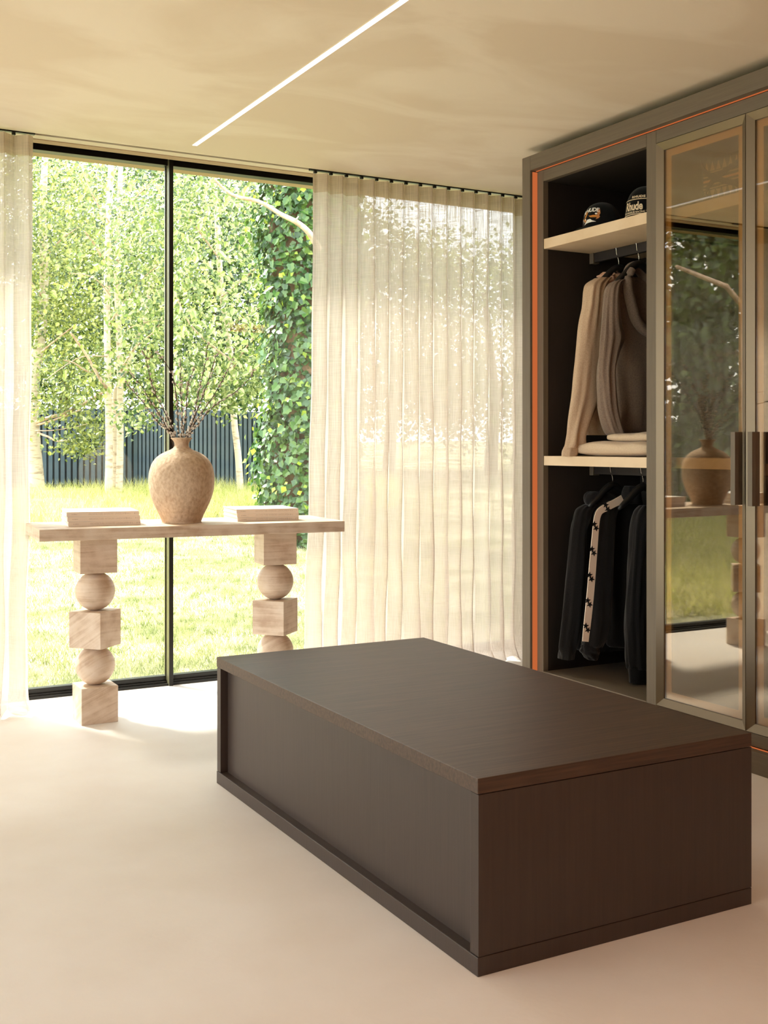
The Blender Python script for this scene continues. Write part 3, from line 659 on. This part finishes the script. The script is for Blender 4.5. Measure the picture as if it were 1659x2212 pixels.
# ================================================================ caps
def cap(cx_, cy_, z0, R0, H0, front, label, art):
    t = thing('cap', label, 'cap', (cx_, cy_, z0), 'black caps on the top shelf')
    fa = math.atan2(front[1], front[0])
    def surf(phi, h, off=0.0):
        # squarer, taller front panel
        c = max(0, math.cos(phi)); p = 2.2 + 1.6*c
        r = R0*(1-(min(h, .9999)/1.0)**p)**(1/2.4)*(1+.06*c) + off
        return (cx_+r*math.cos(fa+phi)*1.08, cy_+r*math.sin(fa+phi), z0 + h*H0)
    V = []; F = []; n, m_ = 22, 48
    for i in range(n+1):
        h = math.sin(i/n*math.pi/2)
        for k2 in range(m_): V.append(surf(2*math.pi*k2/m_, h))
    for i in range(n):
        for k2 in range(m_): F.append((i*m_+k2, i*m_+(k2+1)%m_, (i+1)*m_+(k2+1)%m_, (i+1)*m_+k2))
    F.append(tuple(range(m_))[::-1])
    mk('crown', V, F, M['black_c'], t, smooth=True)
    # brim
    V = []; F = []; nb, mb_ = 8, 24
    for i in range(nb+1):
        u = i/nb
        for k2 in range(mb_+1):
            ph = math.radians(-62 + 124*k2/mb_); e = R0*1.06*(1-.02) + u*.055*math.cos(ph*.92)
            x = cx_+e*1.04*math.cos(fa+ph); y = cy_+e*math.sin(fa+ph)
            z = z0+.006 - .002*u - .010*abs(math.sin(ph))*u + .006
            V.append((x, y, max(z, z0+.002)))
    for i in range(nb):
        for k2 in range(mb_): F.append((i*(mb_+1)+k2, i*(mb_+1)+k2+1, (i+1)*(mb_+1)+k2+1, (i+1)*(mb_+1)+k2))
    b0 = len(V); V += [(a, b, c+.003) for a, b, c in V]; F += [tuple(b0+i for i in f)[::-1] for f in F]
    mk('brim', V, F, M['black_c'], t, smooth=True)
    MB().ball((cx_, cy_, z0+H0), .006, 10, 6, (1,1,.5)).build('button', M['black_c'], t, smooth=True)
    def put(name, V2, F2, m, lab=None, off=.0022):       # 2-D (metres across, metres up) onto the crown
        mk(name, [surf(x/(R0*1.02), y/H0, off) for x, y in V2], F2, m, t, label=lab)
    art(put)
def fan(P): return P, [tuple(range(len(P)))]
def strip2(P, w_):
    V = []; n = len(P)
    for i, (x, y) in enumerate(P):
        x2, y2 = P[min(i+1, n-1)]; x1, y1 = P[max(i-1, 0)]; L = math.hypot(x2-x1, y2-y1) or 1; nx, ny = -(y2-y1)/L, (x2-x1)/L
        V += [(x-nx*w_/2, y-ny*w_/2), (x+nx*w_/2, y+ny*w_/2)]
    return V, [(2*i, 2*i+1, 2*i+3, 2*i+2) for i in range(n-1)]
def art1(put):
    kx, ky = .100/1040, .078/1180; X = lambda x: (x-720)*kx; Y = lambda y: (2010-y)*ky + .030
    V, F = text_mesh('RHUDE', .030, .0011, .92, .95); V2 = []
    for v in V:
        u = v[0]/.047; V2.append((v[0]*1.02, v[1]*.9 + Y(950) - .013*u*u*(1.5 if u < 0 else .45)))
    put('lettering', V2, F, M['white_e'], 'white arched embroidered lettering')
    def poly(name, pts, m, lab=None, off=.0026):
        P = [(X(a), Y(b)) for a, b in pts]; put(name, P, [tuple(range(len(P)))], m, lab, off)
    for pts, m, n in (
        ([(470,1050),(560,1080),(565,1200),(520,1380),(450,1540),(370,1530),(400,1400),(440,1200)], 'gold_e', 'wing'),
        ([(260,1550),(380,1560),(450,1560),(540,1640),(520,1760),(440,1820),(380,1700),(290,1620)], 'gold_e', 'eagle_body'),
        ([(200,1500),(250,1520),(300,1610),(440,1700),(330,1880),(300,1880),(330,1740),(200,1710)], 'grey_e', 'wing'),
        ([(430,1560),(490,1540),(510,1620),(470,1670),(430,1640)], 'white_e', 'eagle_head'),
        ([(650,1350),(760,1360),(900,1340),(1080,1360),(1110,1540),(920,1520),(760,1490),(700,1420)], 'gold_e', 'wing'),
        ([(1160,960),(1210,960),(1240,1250),(1190,1400),(1225,1500),(1160,1620),(1030,1670),(1080,1560),(1090,1380),(1100,1150)], 'brown_e', 'wing'),
        ([(970,1230),(1040,1200),(1100,1240),(1090,1320),(1030,1340)], 'white_e', 'eagle_head'),
        ([(600,1630),(760,1610),(860,1720),(1060,1840),(860,1840),(700,1860),(540,1900),(400,1990),(500,1800)], 'white_e', 'mountain')):
        poly(n, pts, M[m], off=.0026 if m != 'white_e' else .0032)
def art2(put):
    sp = .085
    def arc(y0, sag): return [(-.105 + .21*i/24, y0 + sag*(1-((i/24-.5)*2)**2)) for i in range(25)]
    put('lettering', *(lambda V, F: ([(v[0]-.004, v[1]+.112) for v in V], F))(*text_mesh('RHUDE', .0145, .0007, 1.15, 1.25)), M['cream_e'], 'small cream lettering above the upper line')
    put('upper_line', *strip2(arc(.097, .004), .0035), M['cream_e'])
    V, F = text_mesh('Rhude', .052, .0016, .98, .66)
    sf = MB()
    V2 = [(v[0]-.026, v[1]+.068) for v in V]
    put('lettering', V2, F, M['cream_e'], 'large bold cream lettering')
    V, F = text_mesh('LOS ANGELES RACING TEAM', .0125, .0003, 1.0, .86); put('lettering', [(v[0]-.012, v[1]+.0415) for v in V], F, M['cream_e'], 'small cream lettering above the lower line')
    put('lower_line', *strip2(arc(.029, .004), .0035), M['cream_e'])
cap(3.515, 4.255, 2.257, .088, .146, (-1, -.24), 'black cap with embroidered eagles and a white mountain on the top shelf', art1)
cap(3.545, 3.985, 2.257, .090, .172, (-.86, -.50), 'black cap with large cream lettering between two lines on the top shelf', art2)

# ================================================================ patterned duffel bag behind the glass
t = thing('duffel_bag', 'patterned dark green fabric bag with crossed straps behind the bronze glass', 'bag', (3.6, 3.42, 2.256))
M['bag'] = noisy('bag_fabric', lin(84,80,56), lin(66,66,46), 8, .8, .1); M['bag_p'] = mat('bag_pattern', lin(176,152,108), .8); M['bag_s'] = mat('bag_strap', lin(52,46,36), .7); M['bag_o'] = mat('bag_stripe', lin(214,150,90), .8)
MB().box(3.47, 3.76, 3.235, 3.575, 2.257, 2.452).build('body', M['bag'], t, bevel=.03, seg=5, smooth=True)
for row, zz, up in ((0, 2.412, 1), (1, 2.292, -1)):
    mb = MB()
    for k2 in range(9):
        y = 3.262 + k2*.0335
        if k2 > 8: break
        hh = .020
        for s_, ww in ((1, .013), (.5, .006)):
            V = [(3.4685, y-ww, zz-hh*up*s_), (3.4685, y+ww, zz-hh*up*s_), (3.4685, y, zz+hh*up*s_)]
            if s_ == 1: mb.add(V, [(0,1,2)])
    mb.build('triangle_row', M['bag_p'], t)
for zz, m, hw in ((2.335, 'bag_p', .0025), (2.352, 'bag_o', .004), (2.370, 'bag_p', .0025), (2.386, 'bag_p', .002), (2.320, 'bag_p', .002)):
    MB().box(3.4675, 3.4695, 3.262, 3.548, zz-hw, zz+hw).build('stripe', M[m], t)
for pts in ([(3.56,2.44),(3.53,2.39),(3.45,2.345),(3.36,2.31),(3.30,2.265)], [(3.26,2.44),(3.34,2.40),(3.42,2.375),(3.50,2.34),(3.53,2.30),(3.50,2.26)]):
    Q = crom([(3.462, a, b) for a, b in pts], 24); mb = MB()
    V = []; 
    for x, y, z in Q: V += [(x, y, z-.013), (x, y, z+.013), (x+.004, y, z-.013), (x+.004, y, z+.013)]
    F = []
    for i in range(23):
        b = i*4; F += [(b, b+1, b+5, b+4), (b+2, b+6, b+7, b+3), (b, b+4, b+6, b+2), (b+1, b+3, b+7, b+5)]
    mk('strap', V, F, M['bag_s'], t)
# small case in the second bay, orange light put into its colour
t = thing('orange_lit_case', 'tan case coloured as orange-lit, with a yellow emblem inside the rightmost glass bay', 'case', (3.6, 2.98, 1.176))
M['case'] = mat('orange_lit_tan', lin(205,120,70), .6)
MB().box(3.50, 3.75, 2.82, 3.07, 1.177, 1.56).build('body', M['case'], t, bevel=.012)
MB().box(3.4985, 3.5015, 2.93, 3.045, 1.47, 1.53).build('emblem', mat('yellow_emblem', lin(235,190,90), .5), t, bevel=.001)

# ================================================================ garden
def gz(x, y):                                           # lawn height
    d = x*FW[0] + y*FW[1]
    h = -.06 + max(0, d-7.5)*.037 + .03*noise.noise(Vector((x*.35, y*.35, 0)))
    return h + max(0, -x-1.0)*.07*min(1, max(0, y-6)/3)
# ground
xs = np.linspace(-16, 26, 85); ysv = np.linspace(-8, 40, 97); V = []; F = []
for y in ysv:
    for x in xs:
        z = gz(x, y) if y > 5.9 else -.08
        V.append((x, y, z))
nx = len(xs)
for j in range(len(ysv)-1):
    for i in range(nx-1): F.append((j*nx+i, j*nx+i+1, (j+1)*nx+i+1, (j+1)*nx+i))
o = mk('lawn_ground', V, F, M['soil'], smooth=True); tag(o, 'sloping sunlit lawn outside the window running up to the fence', 'lawn', kind='structure')
def cloud_mesh(name, P, N, size, mat_, parent, aspect=.62, jit=1.0, blades=False):
    """P (n,3) centres, N (n,3) rough normals: pointed two-triangle-pair leaves joined into one mesh"""
    n = len(P); r = rng
    t1 = r.normal(size=(n, 3)); N = N + r.normal(size=(n, 3))*jit; N /= np.linalg.norm(N, axis=1)[:, None]
    t1 -= (t1*N).sum(1)[:, None]*N; t1[:, 2] -= .6; t1 -= (t1*N).sum(1)[:, None]*N; t1 /= np.linalg.norm(t1, axis=1)[:, None]
    b = np.cross(N, t1); s = (size*r.uniform(.65, 1.25, n))[:, None]
    tip = P + t1*s*.55; base = P - t1*s*.45; l = P + b*s*aspect*.5 - t1*s*.08 + N*s*.10; rr = P - b*s*aspect*.5 - t1*s*.08 + N*s*.10
    V = np.stack([base, l, tip, rr], 1).reshape(-1, 3)
    off = np.array(root_loc(parent)) if parent else np.zeros(3)
    me = bpy.data.meshes.new(name); me.vertices.add(4*n); me.vertices.foreach_set('co', (V-off).ravel())
    idx = np.arange(n)*4; tri = np.stack([idx, idx+1, idx+2, idx, idx+2, idx+3], 1).ravel()
    me.loops.add(6*n); me.loops.foreach_set('vertex_index', tri); me.polygons.add(2*n)
    me.polygons.foreach_set('loop_start', np.arange(2*n)*3); me.polygons.foreach_set('loop_total', np.full(2*n, 3)); me.update(calc_edges=True)
    me.materials.append(mat_); o = bpy.data.objects.new(name, me); C.objects.link(o)
    if parent: o.parent = parent
    o['kind'] = 'stuff'; return o
def clumps(c, rad, ncl, nper, spread=.28):
    """leaf positions in clusters through an ellipsoid"""
    u = rng.normal(size=(ncl, 3)); u /= np.linalg.norm(u, axis=1)[:, None]; u *= rng.uniform(.25, 1, (ncl, 1))**.45
    cc = np.array(c) + u*np.array(rad)
    P = cc[:, None, :] + rng.normal(size=(ncl, nper, 3))*spread*np.array([1, 1, .6])
    return P.reshape(-1, 3), np.repeat(u, nper, 0)
def leaf_shape(name, L, W, lobes=False):                  # real leaf outline, folded along its midrib
    if lobes: half = [(0,0),(.28,-.10),(.50,.10),(.38,.32),(.44,.55),(.20,.72),(0,1)]
    else: half = [(0,0),(.26,.08),(.46,.30),(.44,.52),(.25,.78),(0,1)]
    V = [(0, y*L, 0) for y in (0, .3, .6, 1)]; n0 = len(V)
    R_ = [(x*W, y*L, abs(x)*W*.28) for x, y in half[1:-1]]; Lf = [(-x, y, z) for x, y, z in R_]
    V += R_ + Lf; k2 = len(R_)
    F = [tuple([0] + [n0+i for i in range(k2)] + [3]), tuple([3] + [n0+k2+i for i in range(k2)][::-1] + [0])]
    me = bpy.data.meshes.new(name); me.from_pydata(V, [], F); return me
def single_leaves(name, me, mat_, P, N, parent, s0=.8, s1=1.2, down=.7):
    me.materials.clear(); me.materials.append(mat_); off = root_loc(parent)
    for p, n_ in zip(P, N):
        n_ = Vector(n_) + Vector(rng.normal(size=3))*.35; n_.normalize()
        d = Vector((rng.normal()*.5, rng.normal()*.5, -down)); d = (d - n_*d.dot(n_)).normalized(); x = d.cross(n_)
        s = rng.uniform(s0, s1); o = bpy.data.objects.new(name, me); C.objects.link(o); o.parent = parent
        m_ = Matrix(((x.x*s, d.x*s, n_.x*s, p[0]-off.x), (x.y*s, d.y*s, n_.y*s, p[1]-off.y), (x.z*s, d.z*s, n_.z*s, p[2]-off.z), (0,0,0,1)))
        o.matrix_basis = m_
def trunk(pts, d, r0, r1, name, mat_, parent, n=18, dd=0.):
    Q = crom(pts, n); P = [far(a, b, d + dd*i/(n-1)) for i, (a, b) in enumerate(Q)]
    R_ = [r0 + (r1-r0)*i/(n-1) for i in range(n)]; 
    return MB().tube(P, R_, 10).build(name, mat_, parent, smooth=True)
toward = np.array([-FW[0], -FW[1], .5])
# --- birch clump
D = 18.0; b0 = far(242, 1096, D)
t = thing('birch_tree', 'white-barked birch with three slender stems standing between window edge and mullion', 'tree', tuple(b0), 'trees on the lawn')
trunk([(233,1102),(236,980),(235,900),(233,810),(231,669),(232,552),(239,382),(243,250)], D, .062, .042, 'trunk', M['bark'], t)
trunk([(256,1102),(259,1000),(260,900),(259,787),(256,693),(251,575),(258,457),(262,300)], D+.15, .058, .038, 'trunk', M['bark'], t)
trunk([(246,1090),(247,1000),(248,900),(250,840),(270,800),(289,751),(312,680),(330,600),(342,560)], D+.3, .05, .03, 'trunk', M['bark'], t)
for pts, r in (([(231,840),(205,800),(186,765),(168,740),(152,718)], .028), ([(199,806),(180,798),(160,784),(138,778)], .016), ([(224,562),(205,530),(183,500)], .02),
               ([(262,800),(290,752),(330,720),(345,700)], .02), ([(240,640),(215,610),(190,595),(150,590)], .012), ([(236,700),(262,660),(300,610),(342,572)], .014),
               ([(236,480),(210,440),(190,400),(172,350)], .014), ([(256,470),(290,430),(320,400),(345,380)], .014), ([(232,770),(180,770),(140,790),(100,820)], .010), ([(258,720),(300,700),(350,690)], .010)):
    trunk(pts, D-.3, r, r*.5, 'branch', M['pale_branch'], t, 10, -.5)
c = far(235, 560, D+1.5); P, N = clumps(c, (2.3, 1.3, 2.1), 190, 56, .25)
P2_, N2_ = clumps(far(225, 820, D+.5), (1.3, 1.2, .4), 34, 46, .2); P = np.vstack([P, P2_]); N = np.vstack([N, N2_])
cloud_mesh('foliage', P, N+toward, .075, M['birch_leaf'], t)
lm = leaf_shape('birch_leaf', .085, .066)
Pn = np.array([far(random.uniform(85, 345), random.uniform(345, 860), random.uniform(15.8, 17.6)) for _ in range(290)])
single_leaves('leaf', lm, M['birch_leaf'], Pn, np.tile(toward, (290, 1)), t)
# --- left birch
D = 19.3; t = thing('birch_tree', 'pale birch with a flared foot right beside the left curtain', 'tree', tuple(far(84, 1090, D)), 'trees on the lawn')
trunk([(80,1095),(77,1040),(71,960),(68,880),(74,800),(88,720),(96,600),(92,480),(98,330)], D, .16, .05, 'trunk', M['bark'], t)
for pts, r in (([(78,912),(105,902),(140,893),(180,872),(215,852),(240,838)], .035), ([(80,918),(115,908),(150,895),(175,885)], .02), ([(82,935),(95,940),(108,945),(122,953),(150,951)], .022), ([(76,930),(110,930),(165,922),(190,915)], .010),
               ([(90,760),(120,735),(165,700)], .02), ([(95,560),(130,520),(170,490)], .015), ([(90,640),(60,600),(30,560)], .02)):
    trunk(pts, D-.2, r, r*.5, 'branch', M['pale_branch'], t, 10, -.4)
P, N = clumps(far(75, 560, D+.8), (1.6, 1.4, 2.3), 150, 56, .27)
for a, b, sx in ((150,905,.35), (185,950,.30), (165,968,.22), (205,925,.25), (130,880,.4), (185,965,.12), (100,860,.5)):
    q = np.array(far(a, b, D-.5)); P = np.vstack([P, q + rng.normal(size=(190, 3))*np.array([sx, .25, .10])]); N = np.vstack([N, np.zeros((190, 3))])
cloud_mesh('foliage', P, N+toward, .078, M['birch_leaf'], t)
Pn = np.array([far(random.uniform(85, 230), random.uniform(820, 975), random.uniform(18.2, 19.2)) for _ in range(60)])
single_leaves('leaf', lm, M['birch_leaf'], Pn, np.tile(toward, (60, 1)), t)
# --- broad leafy tree right of the mullion
D = 16.5; t = thing('leafy_tree', 'bright glossy-leaved tree filling the window right of the mullion', 'tree', tuple(far(520, 1096, 18.5)), 'trees on the lawn')
trunk([(520,1100),(516,1000),(505,900),(500,780),(480,640),(470,500),(460,330)], 18.6, .06, .04, 'trunk', M['bark'], t)
for pts, r in (([(500,780),(450,740),(410,700),(380,640)], .02), ([(480,640),(530,600),(570,560)], .018), ([(500,800),(540,740),(580,700)], .016), ([(475,560),(430,500),(400,460)], .016), ([(490,700),(520,690),(560,665)], .01)):
    trunk(pts, D+.5, r, r*.5, 'branch', M['pale_branch'], t, 10, -.4)
P, N = clumps(far(480, 600, D+.6), (1.9, 1.7, 2.0), 190, 56, .25)
for a, b in ((470,860),(520,850),(430,840),(560,820),(380,850),(300,905),(285,895),(540,800),(500,872)):
    q = np.array(far(a, b, D)); P = np.vstack([P, q + rng.normal(size=(110, 3))*np.array([.2, .2, .12])]); N = np.vstack([N, np.zeros((110, 3))])
cloud_mesh('foliage', P, N+toward, .085, M['tree_leaf'], t)
Pn = np.array([far(random.uniform(368, 600), random.uniform(375, 880), random.uniform(12.8, 15.5)) for _ in range(290)])
lm2 = leaf_shape('glossy_leaf', .088, .062)
single_leaves('leaf', lm2, M['tree_leaf'], Pn, np.tile(toward, (290, 1)), t)
# --- dense background trees behind the fence
for i, (px, w_, h_, m_, lb) in enumerate(((-60, 2.8, 3.9, 'dark_leaf', 'dark leafy tree behind the fence, beyond the left curtain'), (130, 2.6, 4.1, 'birch_leaf', 'yellow-green tree behind the fence at the left birch'),
                                (320, 2.4, 3.8, 'dark_leaf', 'dark tree behind the fence, beside the mullion'), (480, 2.4, 3.9, 'dark_leaf', 'dark tree behind the fence, right of the vase'), (640, 2.6, 3.4, 'dark_leaf', 'dark tree behind the fence, beyond the ivy trunk'), (840, 2.6, 2.6, 'tree_leaf', 'pale leafy tree seen dimly through the wide curtain'), (1060, 2.6, 2.4, 'tree_leaf', 'pale leafy tree seen dimly through the curtain next to the wardrobe'))):
    D = 25 + (i % 2)*1.4; cc = far(px, 961, D); g0 = gz(cc.x, cc.y)
    t = thing('background_tree', lb, 'tree', (cc.x, cc.y, g0), 'background trees behind the fence')
    MB().tube([(cc.x, cc.y, g0), (cc.x+.1, cc.y, g0+1.8), (cc.x-.1, cc.y+.1, g0+4)], [.16, .12, .05], 9).build('trunk', M['brown_bark'], t, smooth=True)
    P, N = clumps((cc.x, cc.y, g0+h_+.6), (w_, 1.8, h_), 190, 60, .36); cloud_mesh('foliage', P, N+toward*.5, .13, M[m_], t)
# --- ivy covered trunk
D = 13.0; cc = far(668, 961, D); g0 = gz(cc.x, cc.y); RI = .50
t = thing('ivy_clad_tree', 'thick tree trunk wrapped in dark ivy beside the right curtain edge', 'tree', (cc.x, cc.y, g0), 'trees on the lawn')
MB().tube([(cc.x, cc.y, g0-.1), (cc.x+.03, cc.y, g0+1.5), (cc.x-.03, cc.y, g0+3.4), (cc.x+.1, cc.y, g0+6.2)], [RI*.95, RI*.86, RI*.88, RI*.9], 28).build('trunk', M['brown_bark'], t, smooth=True)
def ivy_pts(n, rr, zlo, zhi, front=False):
    a = rng.uniform(0, 2*math.pi, n)
    if front: a = math.atan2(-FW[1], -FW[0]) + rng.uniform(-1.5, 1.5, n)
    z = g0 + rng.uniform(zlo, zhi, n); bul = 1 + .10*np.sin(z*2.1) + .07*np.sin(z*5+a*3)
    r = rr*bul + rng.normal(size=n)*.035
    return np.stack([cc.x + r*np.cos(a), cc.y + r*np.sin(a), z], 1), np.stack([np.cos(a), np.sin(a), np.full(n, .35)], 1)
P, N = ivy_pts(15000, RI+.02, -.05, 6.0); cloud_mesh('foliage', P, N, .085, M['ivy_leaf'], t, aspect=.9, jit=.35)
P, N = ivy_pts(700, RI+.12, .2, 5.0); cloud_mesh('young_foliage', P, N, .07, M['ivy_new'], t, aspect=.85, jit=.5)
P, N = clumps((cc.x-1.2, cc.y+.4, g0+7.6), (4.2, 3.0, 1.5), 210, 46, .24); cloud_mesh('shade_crown_foliage', P, N, .13, M['birch_leaf'], t)  # unseen crown added overhead to throw dappled shade on the lawn
li = leaf_shape('ivy_leaf', .092, .086, True)
P, N = ivy_pts(290, RI+.10, .3, 3.9, True); single_leaves('ivy_leaf', li, M['ivy_leaf'], P, N, t)
Q = crom([(464,388),(502,421),(561,436),(607,463),(641,480),(667,502),(690,540)], 26)
MB().tube([far(a, b, 11.2 + i*.02) for i, (a, b) in enumerate(Q)], list(np.linspace(.012, .036, 26)), 9).build('bare_branch', M['pale_branch'], t, smooth=True, label='bare pale branch')
MB().tube([far(629,478,11.5), far(640,474,11.5), far(645,467,11.5)], [.012,.01,.005], 7).build('bare_twig', M['pale_branch'], t, smooth=True)
MB().tube([far(577,446,11.4), far(585,445,11.4), far(592,447,11.4)], [.012,.01,.006], 7).build('bare_twig', M['pale_branch'], t, smooth=True)
# --- corrugated fence
fA, fB, fC = far(-120, 961, 21.3), far(300, 961, 21.3), far(640, 961, 18.7)
t = thing('metal_fence', 'blue-grey corrugated metal fence at the back of the lawn', 'fence', (fB.x, fB.y, .3))
rib = MB().box(-.037, .037, -.02, .02, 0, 1.42); ribm = bpy.data.meshes.new('panel_rib'); ribm.from_pydata(rib.V, [], rib.F); ribm.materials.append(M['fence'])
nrib = 0
for (a, b) in ((fA, fB), (fB, fC)):
    L = math.hypot(b.x-a.x, b.y-a.y); n = int(L/.113); ux, uy = (b.x-a.x)/L, (b.y-a.y)/L; ang = math.atan2(uy, ux)
    for i in range(n):
        x, y = a.x+ux*(i+.5)*L/n, a.y+uy*(i+.5)*L/n; zb = .43 if a is fA else .43 - .16*(i/n)
        o = bpy.data.objects.new('panel_rib', ribm); C.objects.link(o); o.parent = t; o.location = (x-fB.x, y-fB.y, zb+.02-.3+.06); o.rotation_euler = (0,0,ang); nrib += 1
    zb0, zb1 = (.43, .43) if a is fA else (.43, .27); nxx, nyy = -uy, ux
    V = [(a.x+nxx*.02, a.y+nyy*.02, zb0), (b.x+nxx*.02, b.y+nyy*.02, zb1), (b.x+nxx*.02, b.y+nyy*.02, zb1+1.49), (a.x+nxx*.02, a.y+nyy*.02, zb0+1.49)]
    V += [(x+nxx*.03, y+nyy*.03, z) for x, y, z in V]
    mk('backing_sheet', V, [(0,1,2,3),(4,7,6,5),(0,4,5,1),(1,5,6,2),(2,6,7,3),(3,7,4,0)], M['fence_d'], t)
# --- grass
def blades(name, P, h, wd, mat_, lean, label=None, cat=None):
    n = len(P); a = rng.uniform(0, 2*math.pi, n); hh = h*rng.uniform(.5, 1.3, n)
    bxv = np.stack([np.cos(a), np.sin(a), np.zeros(n)], 1)*(wd*rng.uniform(.6, 1.3, n))[:, None]
    tip = P + rng.normal(size=(n, 3))*np.array([lean, lean, 0])*hh[:, None] + np.stack([np.zeros(n), np.zeros(n), hh], 1)
    V = np.stack([P-bxv, P+bxv, tip], 1).reshape(-1, 3)
    me = bpy.data.meshes.new(name); me.vertices.add(3*n); me.vertices.foreach_set('co', V.ravel()); me.loops.add(3*n); me.loops.foreach_set('vertex_index', np.arange(3*n))
    me.polygons.add(n); me.polygons.foreach_set('loop_start', np.arange(n)*3); me.polygons.foreach_set('loop_total', np.full(n, 3)); me.update(calc_edges=True)
    me.materials.append(mat_); o = bpy.data.objects.new(name, me); C.objects.link(o); tag(o, label, cat, kind='stuff'); return o
def gpts(n, dlo, dhi, a0, a1, pw=1.0):
    d = dlo + (dhi-dlo)*rng.uniform(0, 1, n)**pw; a = rng.uniform(a0, a1, n)       # a = x/y direction slope
    y = d; x = d*a; k2 = y > 5.95; x, y = x[k2], y[k2]
    z = np.array([gz(p, q) for p, q in zip(x, y)])-.01; return np.stack([x, y, z], 1)
blades('lawn_grass', gpts(150000, 6.0, 19.5, .12, .62, 1.15), .055, .0035, M['grass'], .55, 'short sunlit lawn grass outside the window', 'grass')
P = gpts(26000, 14.5, 19.2, .13, .56, .8); blades('tall_grass', P, .30, .005, M['tallgrass'], .45, 'tall pale seeding grass in front of the fence', 'grass')
# garden to the left, seen only in the reflections
cc = Vector((-5.6, 12.6, 0)); t = thing('ivy_hedge', 'tall dark ivy hedge in the garden left of the window, seen in the glass door', 'hedge', (cc.x, cc.y, gz(cc.x, cc.y)))
MB().tube([(cc.x, cc.y, .3), (cc.x, cc.y, 3.5)], [.4, .3], 12).build('trunk', M['brown_bark'], t, smooth=True)
P, N = clumps((cc.x, cc.y, 3.0), (4.2, 1.7, 3.4), 640, 60, .36); cloud_mesh('foliage', P, N+np.array([.6,-.6,.3]), .15, M['dark_leaf'], t)
cc2 = Vector((-2.4, 14.2, 0)); t = thing('garden_shrub', 'green shrub beside the ivy hedge left of the window', 'shrub', (cc2.x, cc2.y, gz(cc2.x, cc2.y)))
MB().tube([(cc2.x, cc2.y, .2), (cc2.x, cc2.y, 2.)], [.1, .06], 9).build('trunk', M['brown_bark'], t, smooth=True)
P, N = clumps((cc2.x, cc2.y, 2.8), (2.3, 1.6, 3.0), 260, 60, .3); cloud_mesh('foliage', P, N+np.array([.6,-.6,.3]), .10, M['ivy_leaf'], t)
MB().tube([(-4.6, 10.0, 1.9), (-3.6, 9.6, 2.6), (-2.6, 9.2, 3.0), (-1.6, 8.9, 3.1)], [.05, .04, .03, .02], 8).build('bare_branch', M['pale_branch'], t, smooth=True)
n = 22000; x = rng.uniform(-6.5, .8, n); y = rng.uniform(6.1, 11.5, n); k2 = x < .18*y-.6
P = np.stack([x[k2], y[k2], np.array([gz(a, b) for a, b in zip(x[k2], y[k2])])], 1)
blades('rough_grass', P, .24, .006, M['tallgrass'], .5, 'rough dry grass left of the window, seen in the glass door', 'grass')
